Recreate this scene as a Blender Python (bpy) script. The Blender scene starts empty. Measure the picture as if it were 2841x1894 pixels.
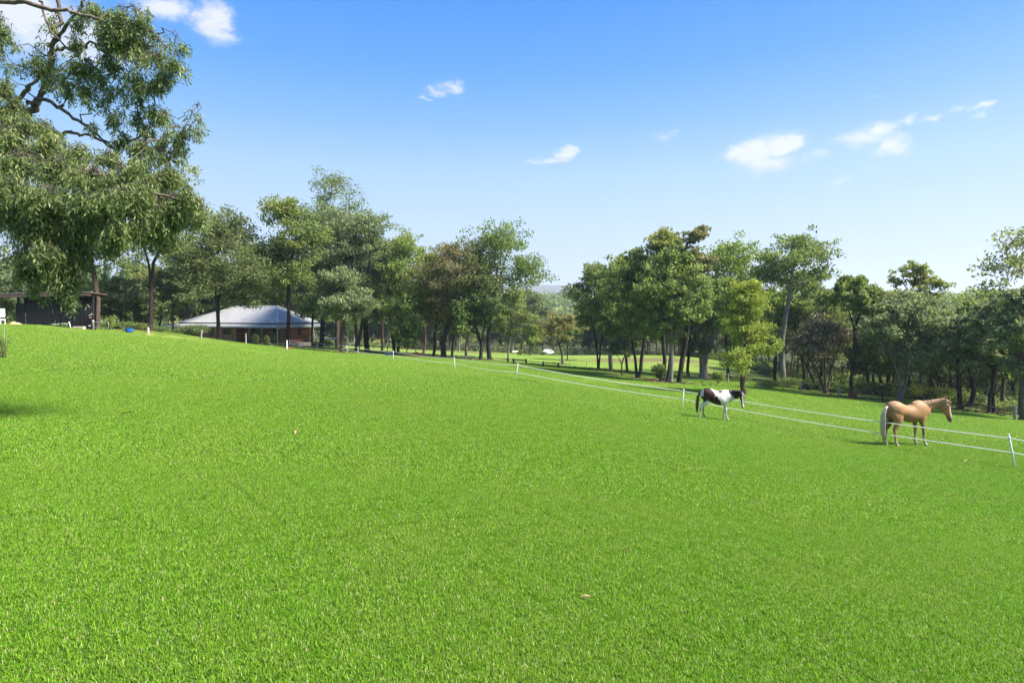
import bpy, math, random
import numpy as np
from mathutils import Vector, Matrix, Euler
from mathutils import noise as mnoise

random.seed(7)
scene = bpy.context.scene
COL = scene.collection
F = 1650.0          # focal length in pixels of the 2841 px wide photograph
CX, HY = 1420.5, 870.0
EYE = 2.2

# ------------------------------------------------------------------ camera
cam_d = bpy.data.cameras.new('camera')
cam = bpy.data.objects.new('camera', cam_d)
COL.objects.link(cam)
cam.location = (0, 0, EYE)
cam.rotation_euler = (math.radians(90), 0, 0)
cam_d.sensor_width = 36.0
cam_d.lens = 36.0 * F / 2841.0
cam_d.shift_y = -(947.0 - HY) / 2841.0
cam_d.clip_start = 0.05
cam_d.clip_end = 20000
scene.camera = cam

# ------------------------------------------------------------------ light
SUN_EL = math.radians(48)
SUN_V = Vector((0.96, -0.24, 0)).normalized() * math.cos(SUN_EL) + Vector((0, 0, math.sin(SUN_EL)))
sun_d = bpy.data.lights.new('sun', 'SUN')
sun_d.energy = 5.0
sun_d.angle = math.radians(18.0)
sun_d.color = (1.0, 0.965, 0.90)
sun = bpy.data.objects.new('sun', sun_d)
COL.objects.link(sun)
sun.rotation_euler = SUN_V.to_track_quat('Z', 'Y').to_euler()
sun.location = (0, 0, 60)

EXPO = 1.52
scene.view_settings.view_transform = 'Standard'
scene.view_settings.look = 'None'
scene.view_settings.gamma = 1.0
scene.view_settings.exposure = EXPO
scene.view_settings.use_curve_mapping = False
scene.cycles.max_bounces = 8
scene.cycles.diffuse_bounces = 4
scene.cycles.transmission_bounces = 5
scene.cycles.volume_bounces = 0
scene.cycles.use_adaptive_sampling = True
scene.cycles.adaptive_threshold = 0.02

SKYGAIN = 1.0
# ------------------------------------------------------------------ world
world = bpy.data.worlds.new('World')
scene.world = world
world.use_nodes = True
nt = world.node_tree
nt.nodes.clear()
def WN(t, **k):
    n = nt.nodes.new(t)
    for a, b in k.items():
        setattr(n, a, b)
    return n
def WM(op, a, b=None, c=None, clamp=False):
    n = nt.nodes.new('ShaderNodeMath'); n.operation = op; n.use_clamp = clamp
    for i, v in enumerate((a, b, c)):
        if v is None: continue
        if isinstance(v, (int, float)): n.inputs[i].default_value = v
        else: nt.links.new(v, n.inputs[i])
    return n.outputs[0]
w_out = WN('ShaderNodeOutputWorld')
w_bg = WN('ShaderNodeBackground')
w_bg.inputs['Strength'].default_value = 0.10
sky = WN('ShaderNodeTexSky', sky_type='NISHITA')
sky.sun_disc = False
sky.sun_elevation = SUN_EL
sky.sun_rotation = math.atan2(SUN_V.x, SUN_V.y)
sky.air_density = 1.0
sky.dust_density = 0.6
sky.ozone_density = 1.6
tc = WN('ShaderNodeTexCoord')
sep = WN('ShaderNodeSeparateXYZ')
nt.links.new(tc.outputs['Generated'], sep.inputs[0])
wx, wy, wz = sep.outputs
el = WM('ARCSINE', wz)
az = WM('ARCTAN2', wx, wy)
# elevation tint: the photograph's clear blue fading to a pale horizon
tr = WN('ShaderNodeValToRGB')
def s2l(c): return tuple(((x / 255 + .055) / 1.055) ** 2.4 for x in c)
SKY = [(0.0, (208, 226, 243)), (.073, (207, 228, 247)), (.133, (200, 227, 253)), (.221, (177, 217, 255)), (.306, (128, 191, 255)), (.386, (84, 168, 255)), (.48, (48, 150, 250)), (.75, (62, 134, 232)), (1.1, (54, 120, 216)), (1.57, (48, 110, 205))]
while len(tr.color_ramp.elements) > 1:
    tr.color_ramp.elements.remove(tr.color_ramp.elements[-1])
for i, (p_, c_) in enumerate(SKY):
    e = tr.color_ramp.elements[0] if i == 0 else tr.color_ramp.elements.new(p_)
    e.position = p_ / 1.6
    e.color = (*s2l(c_), 1)
tfac_ = WM('MULTIPLY', el, 1 / 1.6, clamp=True)
nt.links.new(tfac_, tr.inputs[0])
gsc = WN('ShaderNodeVectorMath', operation='SCALE'); gsc.inputs['Scale'].default_value = 10.0 / 2 ** EXPO * SKYGAIN
nt.links.new(tr.outputs[0], gsc.inputs[0])
mul4 = WN('ShaderNodeMix', data_type='RGBA'); mul4.inputs[0].default_value = 0.97
nsc = WN('ShaderNodeVectorMath', operation='MULTIPLY'); nsc.inputs[1].default_value = (.42, .62, .95)
nt.links.new(sky.outputs[0], nsc.inputs[0])
nt.links.new(nsc.outputs[0], mul4.inputs[6]); nt.links.new(gsc.outputs[0], mul4.inputs[7])
# clouds, placed by direction
def azel(px, py):
    dx = px - CX
    return math.atan2(dx, F), math.atan2(HY - py, math.hypot(F, dx))
CLOUDS = [ # px, py, half width px, half height px, strength
    (2090, 430, 62, 28, 1.5), (2160, 405, 58, 30, 1.45), (2200, 385, 26, 20, 1.0), (2265, 443, 40, 13, .70),
    (2130, 455, 70, 20, 1.1), (2390, 395, 62, 22, 1.0), (2440, 365, 45, 26, 1.05), (2475, 410, 45, 28, .95), (2520, 430, 30, 12, .5),
    (2535, 330, 30, 16, .75), (2600, 325, 32, 11, .72), (2500, 338, 28, 8, .6), (2658, 297, 20, 12, .7), (2722, 292, 34, 12, .9), (2755, 283, 28, 9, .85), (2705, 320, 26, 10, .6),
    (2345, 502, 24, 9, .6), (2420, 480, 26, 10, .45), (2430, 270, 40, 6, .42), (2320, 300, 20, 5, .4),
    (1845, 372, 34, 14, .5), (1870, 358, 22, 8, .5),
    (1255, 250, 34, 11, .9), (1215, 262, 26, 8, .75), (1175, 275, 18, 6, .6), (1250, 290, 26, 5, .4), (1270, 238, 14, 10, .7),
    (1570, 415, 26, 14, 1.1), (1530, 434, 42, 9, 1.1), (1480, 440, 34, 8, .9),
    (590, 62, 52, 44, 1.25), (600, 95, 55, 24, 1.0), (540, 50, 34, 22, .6), (455, 12, 80, 28, 1.2), (520, 40, 30, 30, .5),
    (250, 120, 150, 70, 1.1), (90, 60, 170, 85, 1.25), (60, 150, 70, 30, .7), (420, 120, 60, 26, .6),
    (1395, 178, 8, 6, .3), (1000, 150, 20, 5, .2),
    (3300, 380, 160, 50, 1.2), (-700, 300, 260, 90, 1.3), (-1500, 420, 300, 60, 1.2), (4300, 520, 300, 70, 1.2),
]
nz = WN('ShaderNodeTexNoise'); nz.inputs['Scale'].default_value = 9.0; nz.inputs['Detail'].default_value = 9.0
nz.inputs['Roughness'].default_value = 0.62; nz.inputs['Distortion'].default_value = 0.6
mp = WN('ShaderNodeMapping'); mp.inputs['Scale'].default_value = (1, 1, 1.9)
nt.links.new(tc.outputs['Generated'], mp.inputs[0]); nt.links.new(mp.outputs[0], nz.inputs['Vector'])
nz2 = WN('ShaderNodeTexNoise'); nz2.inputs['Scale'].default_value = 34.0; nz2.inputs['Detail'].default_value = 6.0
nz2.inputs['Roughness'].default_value = 0.6
nt.links.new(mp.outputs[0], nz2.inputs['Vector'])
nz3 = WN('ShaderNodeTexNoise'); nz3.inputs['Scale'].default_value = 22.0; nz3.inputs['Detail'].default_value = 10.0
nz3.inputs['Roughness'].default_value = 0.68; nt.links.new(mp.outputs[0], nz3.inputs['Vector'])
# warp the direction a little so that the blobs fray
waz = WM('ADD', az, WM('MULTIPLY', WM('SUBTRACT', nz2.outputs[0], 0.5), 0.062))
wel = WM('ADD', el, WM('MULTIPLY', WM('SUBTRACT', nz.outputs[0], 0.5), 0.05))
tot = None
for (px, py, sx, sy, st) in CLOUDS:
    a0, e0 = azel(px, py)
    c2 = math.cos(a0) ** 2
    sa = sx / F * c2; se = sy / F * math.cos(a0)
    u = WM('MULTIPLY', WM('SUBTRACT', waz, a0), 1.0 / sa)
    v = WM('MULTIPLY', WM('SUBTRACT', wel, e0), 1.0 / se)
    q = WM('ADD', WM('MULTIPLY', u, u), WM('MULTIPLY', v, v))
    g = WM('MULTIPLY', WM('POWER', 2.71828, WM('MULTIPLY', q, -0.8)), st)
    tot = g if tot is None else WM('MAXIMUM', tot, g)
dens = WM('MULTIPLY', tot, WM('MULTIPLY_ADD', nz3.outputs[0], 2.2, 0.02))
dmap = WN('ShaderNodeMapRange', interpolation_type='SMOOTHSTEP')
dmap.inputs['From Min'].default_value = 0.12; dmap.inputs['From Max'].default_value = 1.35
nt.links.new(dens, dmap.inputs['Value'])
cmix = WN('ShaderNodeMix', data_type='RGBA')
nt.links.new(WM('MULTIPLY', dmap.outputs[0], 0.93), cmix.inputs[0])
nt.links.new(mul4.outputs[2], cmix.inputs[6])
CLOUD_C = 9.6 / 2 ** EXPO
cmix.inputs[7].default_value = (CLOUD_C * .96, CLOUD_C * .985, CLOUD_C * 1.03, 1)
nt.links.new(cmix.outputs[2], w_bg.inputs['Color'])
nt.links.new(w_bg.outputs[0], w_out.inputs['Surface'])

# ------------------------------------------------------------------ helpers
def P(px, py, Y):
    return Vector(((px - CX) / F * Y, Y, EYE - (py - HY) / F * Y))

def tag(o, label=None, cat=None, group=None, kind=None):
    if label: o['label'] = label
    if cat: o['category'] = cat
    if group: o['group'] = group
    if kind: o['kind'] = kind
    return o

def empty(name, loc, rz=0.0):
    o = bpy.data.objects.new(name, None)
    COL.objects.link(o)
    o.location = loc
    o.rotation_euler = (0, 0, rz)
    o.empty_display_size = 0.3
    return o

def link_mesh(name, me, mat=None, parent=None):
    o = bpy.data.objects.new(name, me)
    COL.objects.link(o)
    if mat is not None and not me.materials: me.materials.append(mat)
    if parent is not None: o.parent = parent
    return o

def mesh_np(name, verts, faces, smooth=False, attrs=None):
    """faces: (M,k) int array, every face with k corners"""
    verts = np.asarray(verts, np.float32); faces = np.asarray(faces, np.int32)
    me = bpy.data.meshes.new(name)
    k = faces.shape[1]
    me.vertices.add(len(verts)); me.vertices.foreach_set('co', verts.ravel())
    me.loops.add(faces.size); me.loops.foreach_set('vertex_index', faces.ravel())
    me.polygons.add(len(faces))
    me.polygons.foreach_set('loop_start', np.arange(0, faces.size, k, dtype=np.int32))
    me.update(calc_edges=True)
    if smooth: me.polygons.foreach_set('use_smooth', np.ones(len(faces), bool))
    for an, (dom, arr) in (attrs or {}).items():
        a = me.attributes.new(an, 'FLOAT', dom)
        a.data.foreach_set('value', np.asarray(arr, np.float32))
    return me

class MB:
    """a bag of faces that becomes one mesh"""
    def __init__(s): s.v = []; s.f = []
    def add(s, vs, fs):
        n = len(s.v); s.v += [tuple(p) for p in vs]; s.f += [tuple(i + n for i in f) for f in fs]
    def box(s, lo, hi, M=None):
        (a, b, c), (d, e, f) = lo, hi
        vs = [Vector(p) for p in ((a,b,c),(d,b,c),(d,e,c),(a,e,c),(a,b,f),(d,b,f),(d,e,f),(a,e,f))]
        if M is not None: vs = [M @ p for p in vs]
        s.add(vs, [(3,2,1,0),(4,5,6,7),(0,1,5,4),(1,2,6,5),(2,3,7,6),(3,0,4,7)])
    def tube(s, pts, rad, n=8, cap=True):
        pts = [Vector(p) for p in pts]
        if isinstance(rad, (int, float)): rad = [rad] * len(pts)
        rings = []
        base = len(s.v)
        up = None
        vs = []
        for i, p in enumerate(pts):
            t = (pts[min(i + 1, len(pts) - 1)] - pts[max(i - 1, 0)])
            t = t.normalized() if t.length > 1e-9 else Vector((0, 0, 1))
            if up is None:
                up = t.orthogonal().normalized()
            up = (up - t * up.dot(t))
            up = up.normalized() if up.length > 1e-6 else t.orthogonal().normalized()
            sd = t.cross(up)
            for k in range(n):
                a = 2 * math.pi * k / n
                vs.append(p + (up * math.cos(a) + sd * math.sin(a)) * rad[i])
        fs = []
        for i in range(len(pts) - 1):
            for k in range(n):
                k2 = (k + 1) % n
                fs.append((i * n + k, i * n + k2, (i + 1) * n + k2, (i + 1) * n + k))
        if cap:
            fs.append(tuple(reversed(range(n))))
            fs.append(tuple((len(pts) - 1) * n + k for k in range(n)))
        s.add(vs, fs)
    def lathe(s, prof, n=24, c=(0, 0, 0)):
        vs = []; fs = []
        for (r, z) in prof:
            for k in range(n):
                a = 2 * math.pi * k / n
                vs.append((c[0] + r * math.cos(a), c[1] + r * math.sin(a), c[2] + z))
        for i in range(len(prof) - 1):
            for k in range(n):
                k2 = (k + 1) % n
                fs.append((i * n + k, i * n + k2, (i + 1) * n + k2, (i + 1) * n + k))
        s.add(vs, fs)
    def build(s, name, mat, parent=None, smooth=False, bevel=0):
        me = bpy.data.meshes.new(name)
        me.from_pydata([tuple(v) for v in s.v], [], s.f)
        if smooth: me.polygons.foreach_set('use_smooth', [True] * len(me.polygons))
        me.update()
        o = link_mesh(name, me, mat, parent)
        if bevel:
            m = o.modifiers.new('bevel', 'BEVEL'); m.width = bevel; m.segments = 2; m.limit_method = 'ANGLE'
        return o

# ------------------------------------------------------------------ materials
class NG:
    def __init__(s, name):
        s.m = bpy.data.materials.new(name); s.m.use_nodes = True
        s.t = s.m.node_tree; s.t.nodes.clear()
        s.out = s.t.nodes.new('ShaderNodeOutputMaterial')
    def n(s, t, **k):
        n = s.t.nodes.new(t)
        for a, b in k.items(): setattr(n, a, b)
        return n
    def l(s, a, b): s.t.links.new(a, b)
    def math(s, op, a, b=None, c=None, clamp=False):
        n = s.n('ShaderNodeMath', operation=op); n.use_clamp = clamp
        for i, v in enumerate((a, b, c)):
            if v is None: continue
            if isinstance(v, (int, float)): n.inputs[i].default_value = v
            else: s.l(v, n.inputs[i])
        return n.outputs[0]
    def noise(s, scale, detail=4, rough=.55, vec=None, dist=0.0):
        n = s.n('ShaderNodeTexNoise'); n.inputs['Scale'].default_value = scale
        n.inputs['Detail'].default_value = detail; n.inputs['Roughness'].default_value = rough
        n.inputs['Distortion'].default_value = dist
        if vec is not None: s.l(vec, n.inputs['Vector'])
        return n.outputs[0]
    def mix(s, f, a, b, mode='MIX'):
        n = s.n('ShaderNodeMix', data_type='RGBA', blend_type=mode)
        for i, v in ((0, f), (6, a), (7, b)):
            if isinstance(v, (int, float)): n.inputs[i].default_value = v
            elif isinstance(v, tuple): n.inputs[i].default_value = (*v[:3], 1)
            else: s.l(v, n.inputs[i])
        return n.outputs[2]
    def ramp(s, f, stops):
        r = s.n('ShaderNodeValToRGB'); s.l(f, r.inputs[0])
        while len(r.color_ramp.elements) > 1: r.color_ramp.elements.remove(r.color_ramp.elements[-1])
        for i, (p, c) in enumerate(stops):
            e = r.color_ramp.elements[0] if i == 0 else r.color_ramp.elements.new(p)
            e.position = p
            if isinstance(c, (int, float)): c = (c, c, c)
            e.color = (*c[:3], 1)
        return r.outputs[0]
    def maprange(s, v, a, b, c=0.0, d=1.0):
        n = s.n('ShaderNodeMapRange'); s.l(v, n.inputs[0])
        for i, x in enumerate((a, b, c, d)): n.inputs[i + 1].default_value = x
        return n.outputs[0]
    def bsdf(s, col, rough=.7, spec=.3, metal=0.0, bump=None, bstr=.3, bdist=.02):
        b = s.n('ShaderNodeBsdfPrincipled')
        if isinstance(col, tuple): b.inputs['Base Color'].default_value = (*col[:3], 1)
        else: s.l(col, b.inputs['Base Color'])
        if isinstance(rough, (int, float)): b.inputs['Roughness'].default_value = rough
        else: s.l(rough, b.inputs['Roughness'])
        b.inputs['Specular IOR Level'].default_value = spec
        b.inputs['Metallic'].default_value = metal
        if bump is not None:
            bp = s.n('ShaderNodeBump'); bp.inputs['Strength'].default_value = bstr; bp.inputs['Distance'].default_value = bdist
            s.l(bump, bp.inputs['Height']); s.l(bp.outputs[0], b.inputs['Normal'])
        return b
    def done(s, b):
        s.l(b.outputs[0], s.out.inputs['Surface']); return s.m

def simple_mat(name, col, rough=.7, spec=.3, metal=0, var=.25, scale=6, bstr=.2, stretch=None):
    g = NG(name)
    tcn = g.n('ShaderNodeTexCoord'); vec = tcn.outputs['Object']
    if stretch:
        mpn = g.n('ShaderNodeMapping'); mpn.inputs['Scale'].default_value = stretch
        g.l(vec, mpn.inputs[0]); vec = mpn.outputs[0]
    nn = g.noise(scale, 6, .6, vec)
    c = g.mix(g.maprange(nn, .3, .7), tuple(x * (1 - var) for x in col), tuple(min(1, x * (1 + var)) for x in col))
    return g.done(g.bsdf(c, rough, spec, metal, bump=nn, bstr=bstr))
# ------------------------------------------------------------------ terrain
CTRL = []
def C(px, py, Y): p = P(px, py, Y); CTRL.append((p.x, p.y, p.z))
def CW(x, y, z): CTRL.append((x, y, z))
CW(0, 0, 0); CW(0, -12, .3); CW(-14, -8, .8); CW(14, -8, -1.0); CW(-5, 6, .1); CW(5, 6, -.75); CW(-12, 10, .15); CW(9, 9, -1.55)
CW(0, -60, 0); CW(60, -40, -6); CW(-60, -40, 2); CW(-60, 30, 1.0); CW(0, 18, -.75)
FENCE = [(2817, 1298, 17.9), (1894, 1133, 31.7), (1432, 1051.5, 36), (1263, 1024, 51), (1092, 999.5, 61), (963, 980, 74), (883, 971, 77), (801, 963, 75)]
for f in FENCE: C(*f)
C(1950, 1155, 26.5); C(2020, 1168, 26.2); C(2477, 1237, 21.5); C(2563, 1239, 21.4); C(2450, 1231, 22.4); C(2700, 1215, 23)
C(0, 1200, 11); C(0, 1030, 22); C(40, 965, 31); C(60, 899, 49.5); C(250, 913, 50); C(0, 898, 55); C(150, 905, 50)
C(358, 925, 56); C(300, 912, 60); C(417, 915, 62); C(480, 924, 62); C(560, 944, 62); C(640, 953, 64); C(300, 1000, 26); C(700, 1010, 34); C(700, 975, 50)
C(200, 905, 72); C(400, 930, 90)
C(600, 955, 88); C(770, 957, 88); C(860, 962, 90); C(700, 957, 76)
C(948, 976, 76); C(1100, 987, 80); C(1231, 990, 84); C(1357, 999, 82); C(1559, 1010, 92)
C(1658, 1023, 78); C(1770, 1050, 66); C(1890, 1062, 61); C(2065, 1090, 47); C(2171, 1066, 70); C(2362, 1104, 57); C(2500, 1113, 55); C(2660, 1137, 50); C(2841, 1166, 45)
C(2300, 1085, 62)
C(1700, 1075, 48); C(1437, 1030, 52); C(2300, 1150, 38)
C(1050, 968, 140); C(1300, 974, 150); C(1440, 985, 140); C(1560, 987, 150)
C(1750, 986, 118); C(1750, 1012, 98); C(1860, 986, 116); C(1870, 1012, 96); C(2050, 1040, 90); C(2200, 1060, 84); C(2600, 1090, 90); C(900, 955, 150); C(300, 925, 130)
C(1650, 985, 126)
for x in (-420, -250, -120, 0, 120, 250, 420):
    CW(x, 230 - abs(x) * .2, -13); CW(x, 400, -9); CW(x * 1.5, 690, 14); CW(x * 1.5, 800, 16); CW(x * 3, 1400, -20)
CA = np.array(CTRL)
def _phi(d2): return np.sqrt(d2 + 36.0)
def _d2(a, b): return ((a[:, None, :] - b[None, :, :]) ** 2).sum(-1)
_cw = CA[:, :2]
_A = _phi(_d2(_cw, _cw)) + np.eye(len(_cw)) * -0.6
_n = len(_cw)
_M = np.zeros((_n + 1, _n + 1)); _M[:_n, :_n] = _A; _M[:_n, _n] = 1; _M[_n, :_n] = 1
_sol = np.linalg.solve(_M, np.concatenate([CA[:, 2], [0]]))
def hnp(x, y):
    x = np.asarray(x, float); y = np.asarray(y, float)
    q = np.stack([x.ravel(), y.ravel()], 1)
    out = np.empty(len(q))
    for i in range(0, len(q), 20000):
        out[i:i + 20000] = _phi(_d2(q[i:i + 20000], _cw)) @ _sol[:_n] + _sol[_n]
    r = np.hypot(q[:, 0], q[:, 1])
    w = np.clip((r - 1300) / 600, 0, 1)
    out = out * (1 - w) + (-20) * w
    return out.reshape(x.shape)
def H(x, y): return float(hnp(np.array([x]), np.array([y]))[0])
def ground_y(px, py, lo=2.0, hi=160.0):
    """distance at which the photo's ray through a ground pixel meets the terrain"""
    ys = np.linspace(lo, hi, 600)
    X = (px - CX) / F * ys; Z = EYE - (py - HY) / F * ys
    d = Z - hnp(X, ys)
    k = np.where(d <= 0)[0]
    return float(ys[k[0]]) if len(k) else hi
def G(px, Y):
    x = (px - CX) / F * Y
    return Vector((x, Y, H(x, Y)))

ang = np.concatenate([np.linspace(-50, 50, 330), np.linspace(52, 308, 90)]) * math.pi / 180
rad = np.concatenate([[0.0], np.geomspace(0.6, 3800, 250)])
AA, RR = np.meshgrid(ang, rad)
TX = np.sin(AA) * RR; TY = np.cos(AA) * RR
TZ = hnp(TX, TY)
# gentle unevenness
def vnoise(x, y, s, seed=0):
    o = np.zeros(x.size)
    xr, yr = x.ravel(), y.ravel()
    for i in range(x.size): o[i] = mnoise.noise(Vector((xr[i] * s + seed, yr[i] * s - seed, seed * .37)))
    return o.reshape(x.shape)
na, nr = len(ang), len(rad)
bumpy = vnoise(TX, TY, .22, 3) * .05 + vnoise(TX, TY, .7, 9) * .012
TZm = TZ + bumpy * (RR > 2) * np.clip(1.4 - RR / 140, 0, 1)
verts = np.stack([TX, TY, TZm], -1).reshape(-1, 3)
ii = np.arange(nr - 1)[:, None] * na; jj = np.arange(na)[None, :]; j2 = (jj + 1) % na
faces = np.stack([ii + jj, ii + na + jj, ii + na + j2, ii + j2], -1).reshape(-1, 4)
def blob(x0, y0, sx, sy, rot=0.0):
    c, s = math.cos(rot), math.sin(rot)
    dx, dy = TX - x0, TY - y0
    u = (dx * c + dy * s) / sx; v = (-dx * s + dy * c) / sy
    return np.exp(-(u * u + v * v))
dirt = np.zeros_like(TX); straw = np.zeros_like(TX)
def band(arr, pts, w, k=1.0):
    for (a, b) in zip(pts[:-1], pts[1:]):
        a2 = np.array(a[:2]); b2 = np.array(b[:2]); d = b2 - a2; L2 = (d ** 2).sum()
        t = np.clip(((TX - a2[0]) * d[0] + (TY - a2[1]) * d[1]) / L2, 0, 1)
        dist = np.hypot(TX - a2[0] - t * d[0], TY - a2[1] - t * d[1])
        np.maximum(arr, k * np.exp(-(dist / w) ** 2), out=arr)
band(straw, [P(20, 0, 47.5), P(70, 0, 47.6), P(160, 0, 47.2), P(230, 0, 46.5), P(262, 0, 47)], .75, 1)
band(straw, [P(300, 0, 60), P(360, 0, 60.5), P(410, 0, 61)], .9, 1)
band(straw, [P(300, 0, 50), P(380, 0, 56), P(470, 0, 60), P(560, 0, 61)], 3.0, .5)
band(straw, [P(1200, 0, 47), P(1330, 0, 40), P(1425, 0, 37)], .9, .45)
band(straw, [P(1500, 0, 43), P(1700, 0, 38), P(1950, 0, 36), P(2300, 0, 32)], 2.6, .42)
band(straw, [P(2400, 0, 30), P(2700, 0, 26), P(2900, 0, 24)], 3, .35)
band(straw, [P(900, 0, 73), P(940, 0, 73), P(990, 0, 74)], .9, .8)
band(straw, [P(600, 0, 47), P(660, 0, 46.5), P(860, 0, 46)], .6, .45)
band(straw, [P(1600, 0, 122), P(1800, 0, 104), P(2000, 0, 94), P(2350, 0, 75)], 5, .15)
band(dirt, [P(1150, 0, 152), P(1300, 0, 138), P(1440, 0, 128)], 5, .9)
band(dirt, [P(1690, 0, 106), P(1770, 0, 106), P(1900, 0, 106)], 4, .85)
band(dirt, [P(1700, 0, 75), P(1900, 0, 62.5), P(2080, 0, 66), P(2350, 0, 60)], 1.2, .35)
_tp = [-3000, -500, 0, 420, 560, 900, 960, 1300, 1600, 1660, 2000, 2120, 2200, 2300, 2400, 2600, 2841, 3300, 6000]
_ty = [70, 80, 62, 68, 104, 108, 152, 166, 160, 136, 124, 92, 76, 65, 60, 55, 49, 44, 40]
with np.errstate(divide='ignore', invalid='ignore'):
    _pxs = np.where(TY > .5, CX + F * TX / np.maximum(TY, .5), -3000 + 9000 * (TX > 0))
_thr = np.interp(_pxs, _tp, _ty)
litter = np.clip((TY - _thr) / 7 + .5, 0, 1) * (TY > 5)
terrain_me = mesh_np('ground', verts, faces, smooth=True, attrs={'straw': ('POINT', straw.ravel()), 'dirt': ('POINT', dirt.ravel()), 'litter': ('POINT', litter.ravel())})

# colour of grass as a function of world position, shared by the sheet and the blades
def grass_color(g, pos, blade=False):
    big = g.noise(.10, 3, .5, pos)
    mid = g.noise(.9, 4, .6, pos, .4)
    sm = g.noise(5.5, 4, .6, pos, .3)
    c = g.mix(g.maprange(big, .35, .68), (.072, .188, .006), (.118, .215, .012))
    c = g.mix(g.maprange(mid, .40, .75, 0, .38), c, (.145, .222, .026))
    c = g.mix(g.maprange(sm, .48, .80, 0, .30), c, (.055, .145, .007))
    sx = g.n('ShaderNodeSeparateXYZ'); g.l(pos, sx.inputs[0])
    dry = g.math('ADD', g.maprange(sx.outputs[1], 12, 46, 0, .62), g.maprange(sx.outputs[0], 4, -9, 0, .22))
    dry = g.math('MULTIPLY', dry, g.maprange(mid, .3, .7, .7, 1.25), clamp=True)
    olive = g.noise(.33, 5, .62, pos, .8)
    c = g.mix(g.maprange(olive, .46, .68, 0, .6), c, (.175, .205, .034))
    return g.mix(dry, c, (.200, .275, .045))
g = NG('grass_ground')
geo = g.n('ShaderNodeNewGeometry'); pos = geo.outputs['Position']
c = grass_color(g, pos)
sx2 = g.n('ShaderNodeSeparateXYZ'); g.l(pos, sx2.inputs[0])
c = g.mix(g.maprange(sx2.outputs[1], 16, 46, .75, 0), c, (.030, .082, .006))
fine = g.noise(42, 4, .7, pos)
vfine = g.noise(160, 2, .6, pos)
c = g.mix(g.maprange(fine, .36, .66), g.mix(.5, c, (.05, .11, .008)), g.mix(.18, c, (.28, .36, .07)))
c = g.mix(g.maprange(vfine, .45, .75, 0, .3), c, (.03, .06, .012))
a1 = g.n('ShaderNodeAttribute', attribute_name='straw'); a2 = g.n('ShaderNodeAttribute', attribute_name='dirt')
pn = g.noise(1.6, 6, .65, pos)
sfac = g.math('MULTIPLY', a1.outputs['Fac'], g.maprange(pn, .3, .6, .25, 1.25), clamp=True)
c = g.mix(sfac, c, g.mix(g.maprange(fine, .3, .7), (.34, .24, .12), (.55, .42, .22)))
dfac = g.math('MULTIPLY', a2.outputs['Fac'], g.maprange(pn, .3, .55, .3, 1.3), clamp=True)
c = g.mix(dfac, c, g.mix(g.maprange(fine, .3, .7), (.080, .047, .032), (.155, .098, .062)))
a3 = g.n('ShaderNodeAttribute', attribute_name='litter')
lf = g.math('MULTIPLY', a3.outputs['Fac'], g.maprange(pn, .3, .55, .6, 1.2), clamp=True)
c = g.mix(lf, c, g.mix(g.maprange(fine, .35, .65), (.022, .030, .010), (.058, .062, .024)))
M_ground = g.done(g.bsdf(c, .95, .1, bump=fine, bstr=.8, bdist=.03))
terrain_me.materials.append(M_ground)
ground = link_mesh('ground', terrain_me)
tag(ground, 'sloping bright green lawn and paddock running down to the trees', None, None, 'structure')

# far hills
def hill_strip(name, Y, prof, col, depth=900):
    vs = []; n = len(prof)
    for k, (dy, f_) in enumerate(((-depth, 0.0), (-depth * .55, .45), (0, 1.0), (depth, .3))):
        for (px, py) in prof:
            top = P(px, py, Y)
            base = -40
            vs.append((top.x * (Y + dy) / Y, Y + dy, base + (top.z - base) * f_ + 8 * mnoise.noise(Vector((px * .02, k * 3.1, 0)))* (k == 2)))
    fs = [(k * n + i, k * n + i + 1, (k + 1) * n + i + 1, (k + 1) * n + i) for k in range(3) for i in range(n - 1)]
    me = bpy.data.meshes.new(name); me.from_pydata(vs, [], fs); me.update()
    g = NG(name); geo = g.n('ShaderNodeNewGeometry'); nn = g.noise(.012, 6, .65, geo.outputs['Position'])
    me.materials.append(g.done(g.bsdf(g.mix(g.maprange(nn, .35, .65), tuple(x * .7 for x in col), col), .95, .1)))
    return tag(link_mesh(name, me), 'pale wooded hills far beyond the valley', None, None, 'structure')
prof = []
for i, px in enumerate(np.linspace(-1800, 4600, 260)):
    y = 790 + 9 * math.sin(px * .004 + 1.2) + 5 * math.sin(px * .013) + 1.5 * math.sin(px * .06)
    if px > 1700: y += min(30, (px - 1700) * .12)
    if px < 1400: y += min(30, (1400 - px) * .12)
    if 1380 < px < 1700: y = 787 + 4 * math.sin((px - 1450) * .016)
    prof.append((px, y))
hill_strip('far_hills', 3600, prof, (.09, .09, .05))
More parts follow.
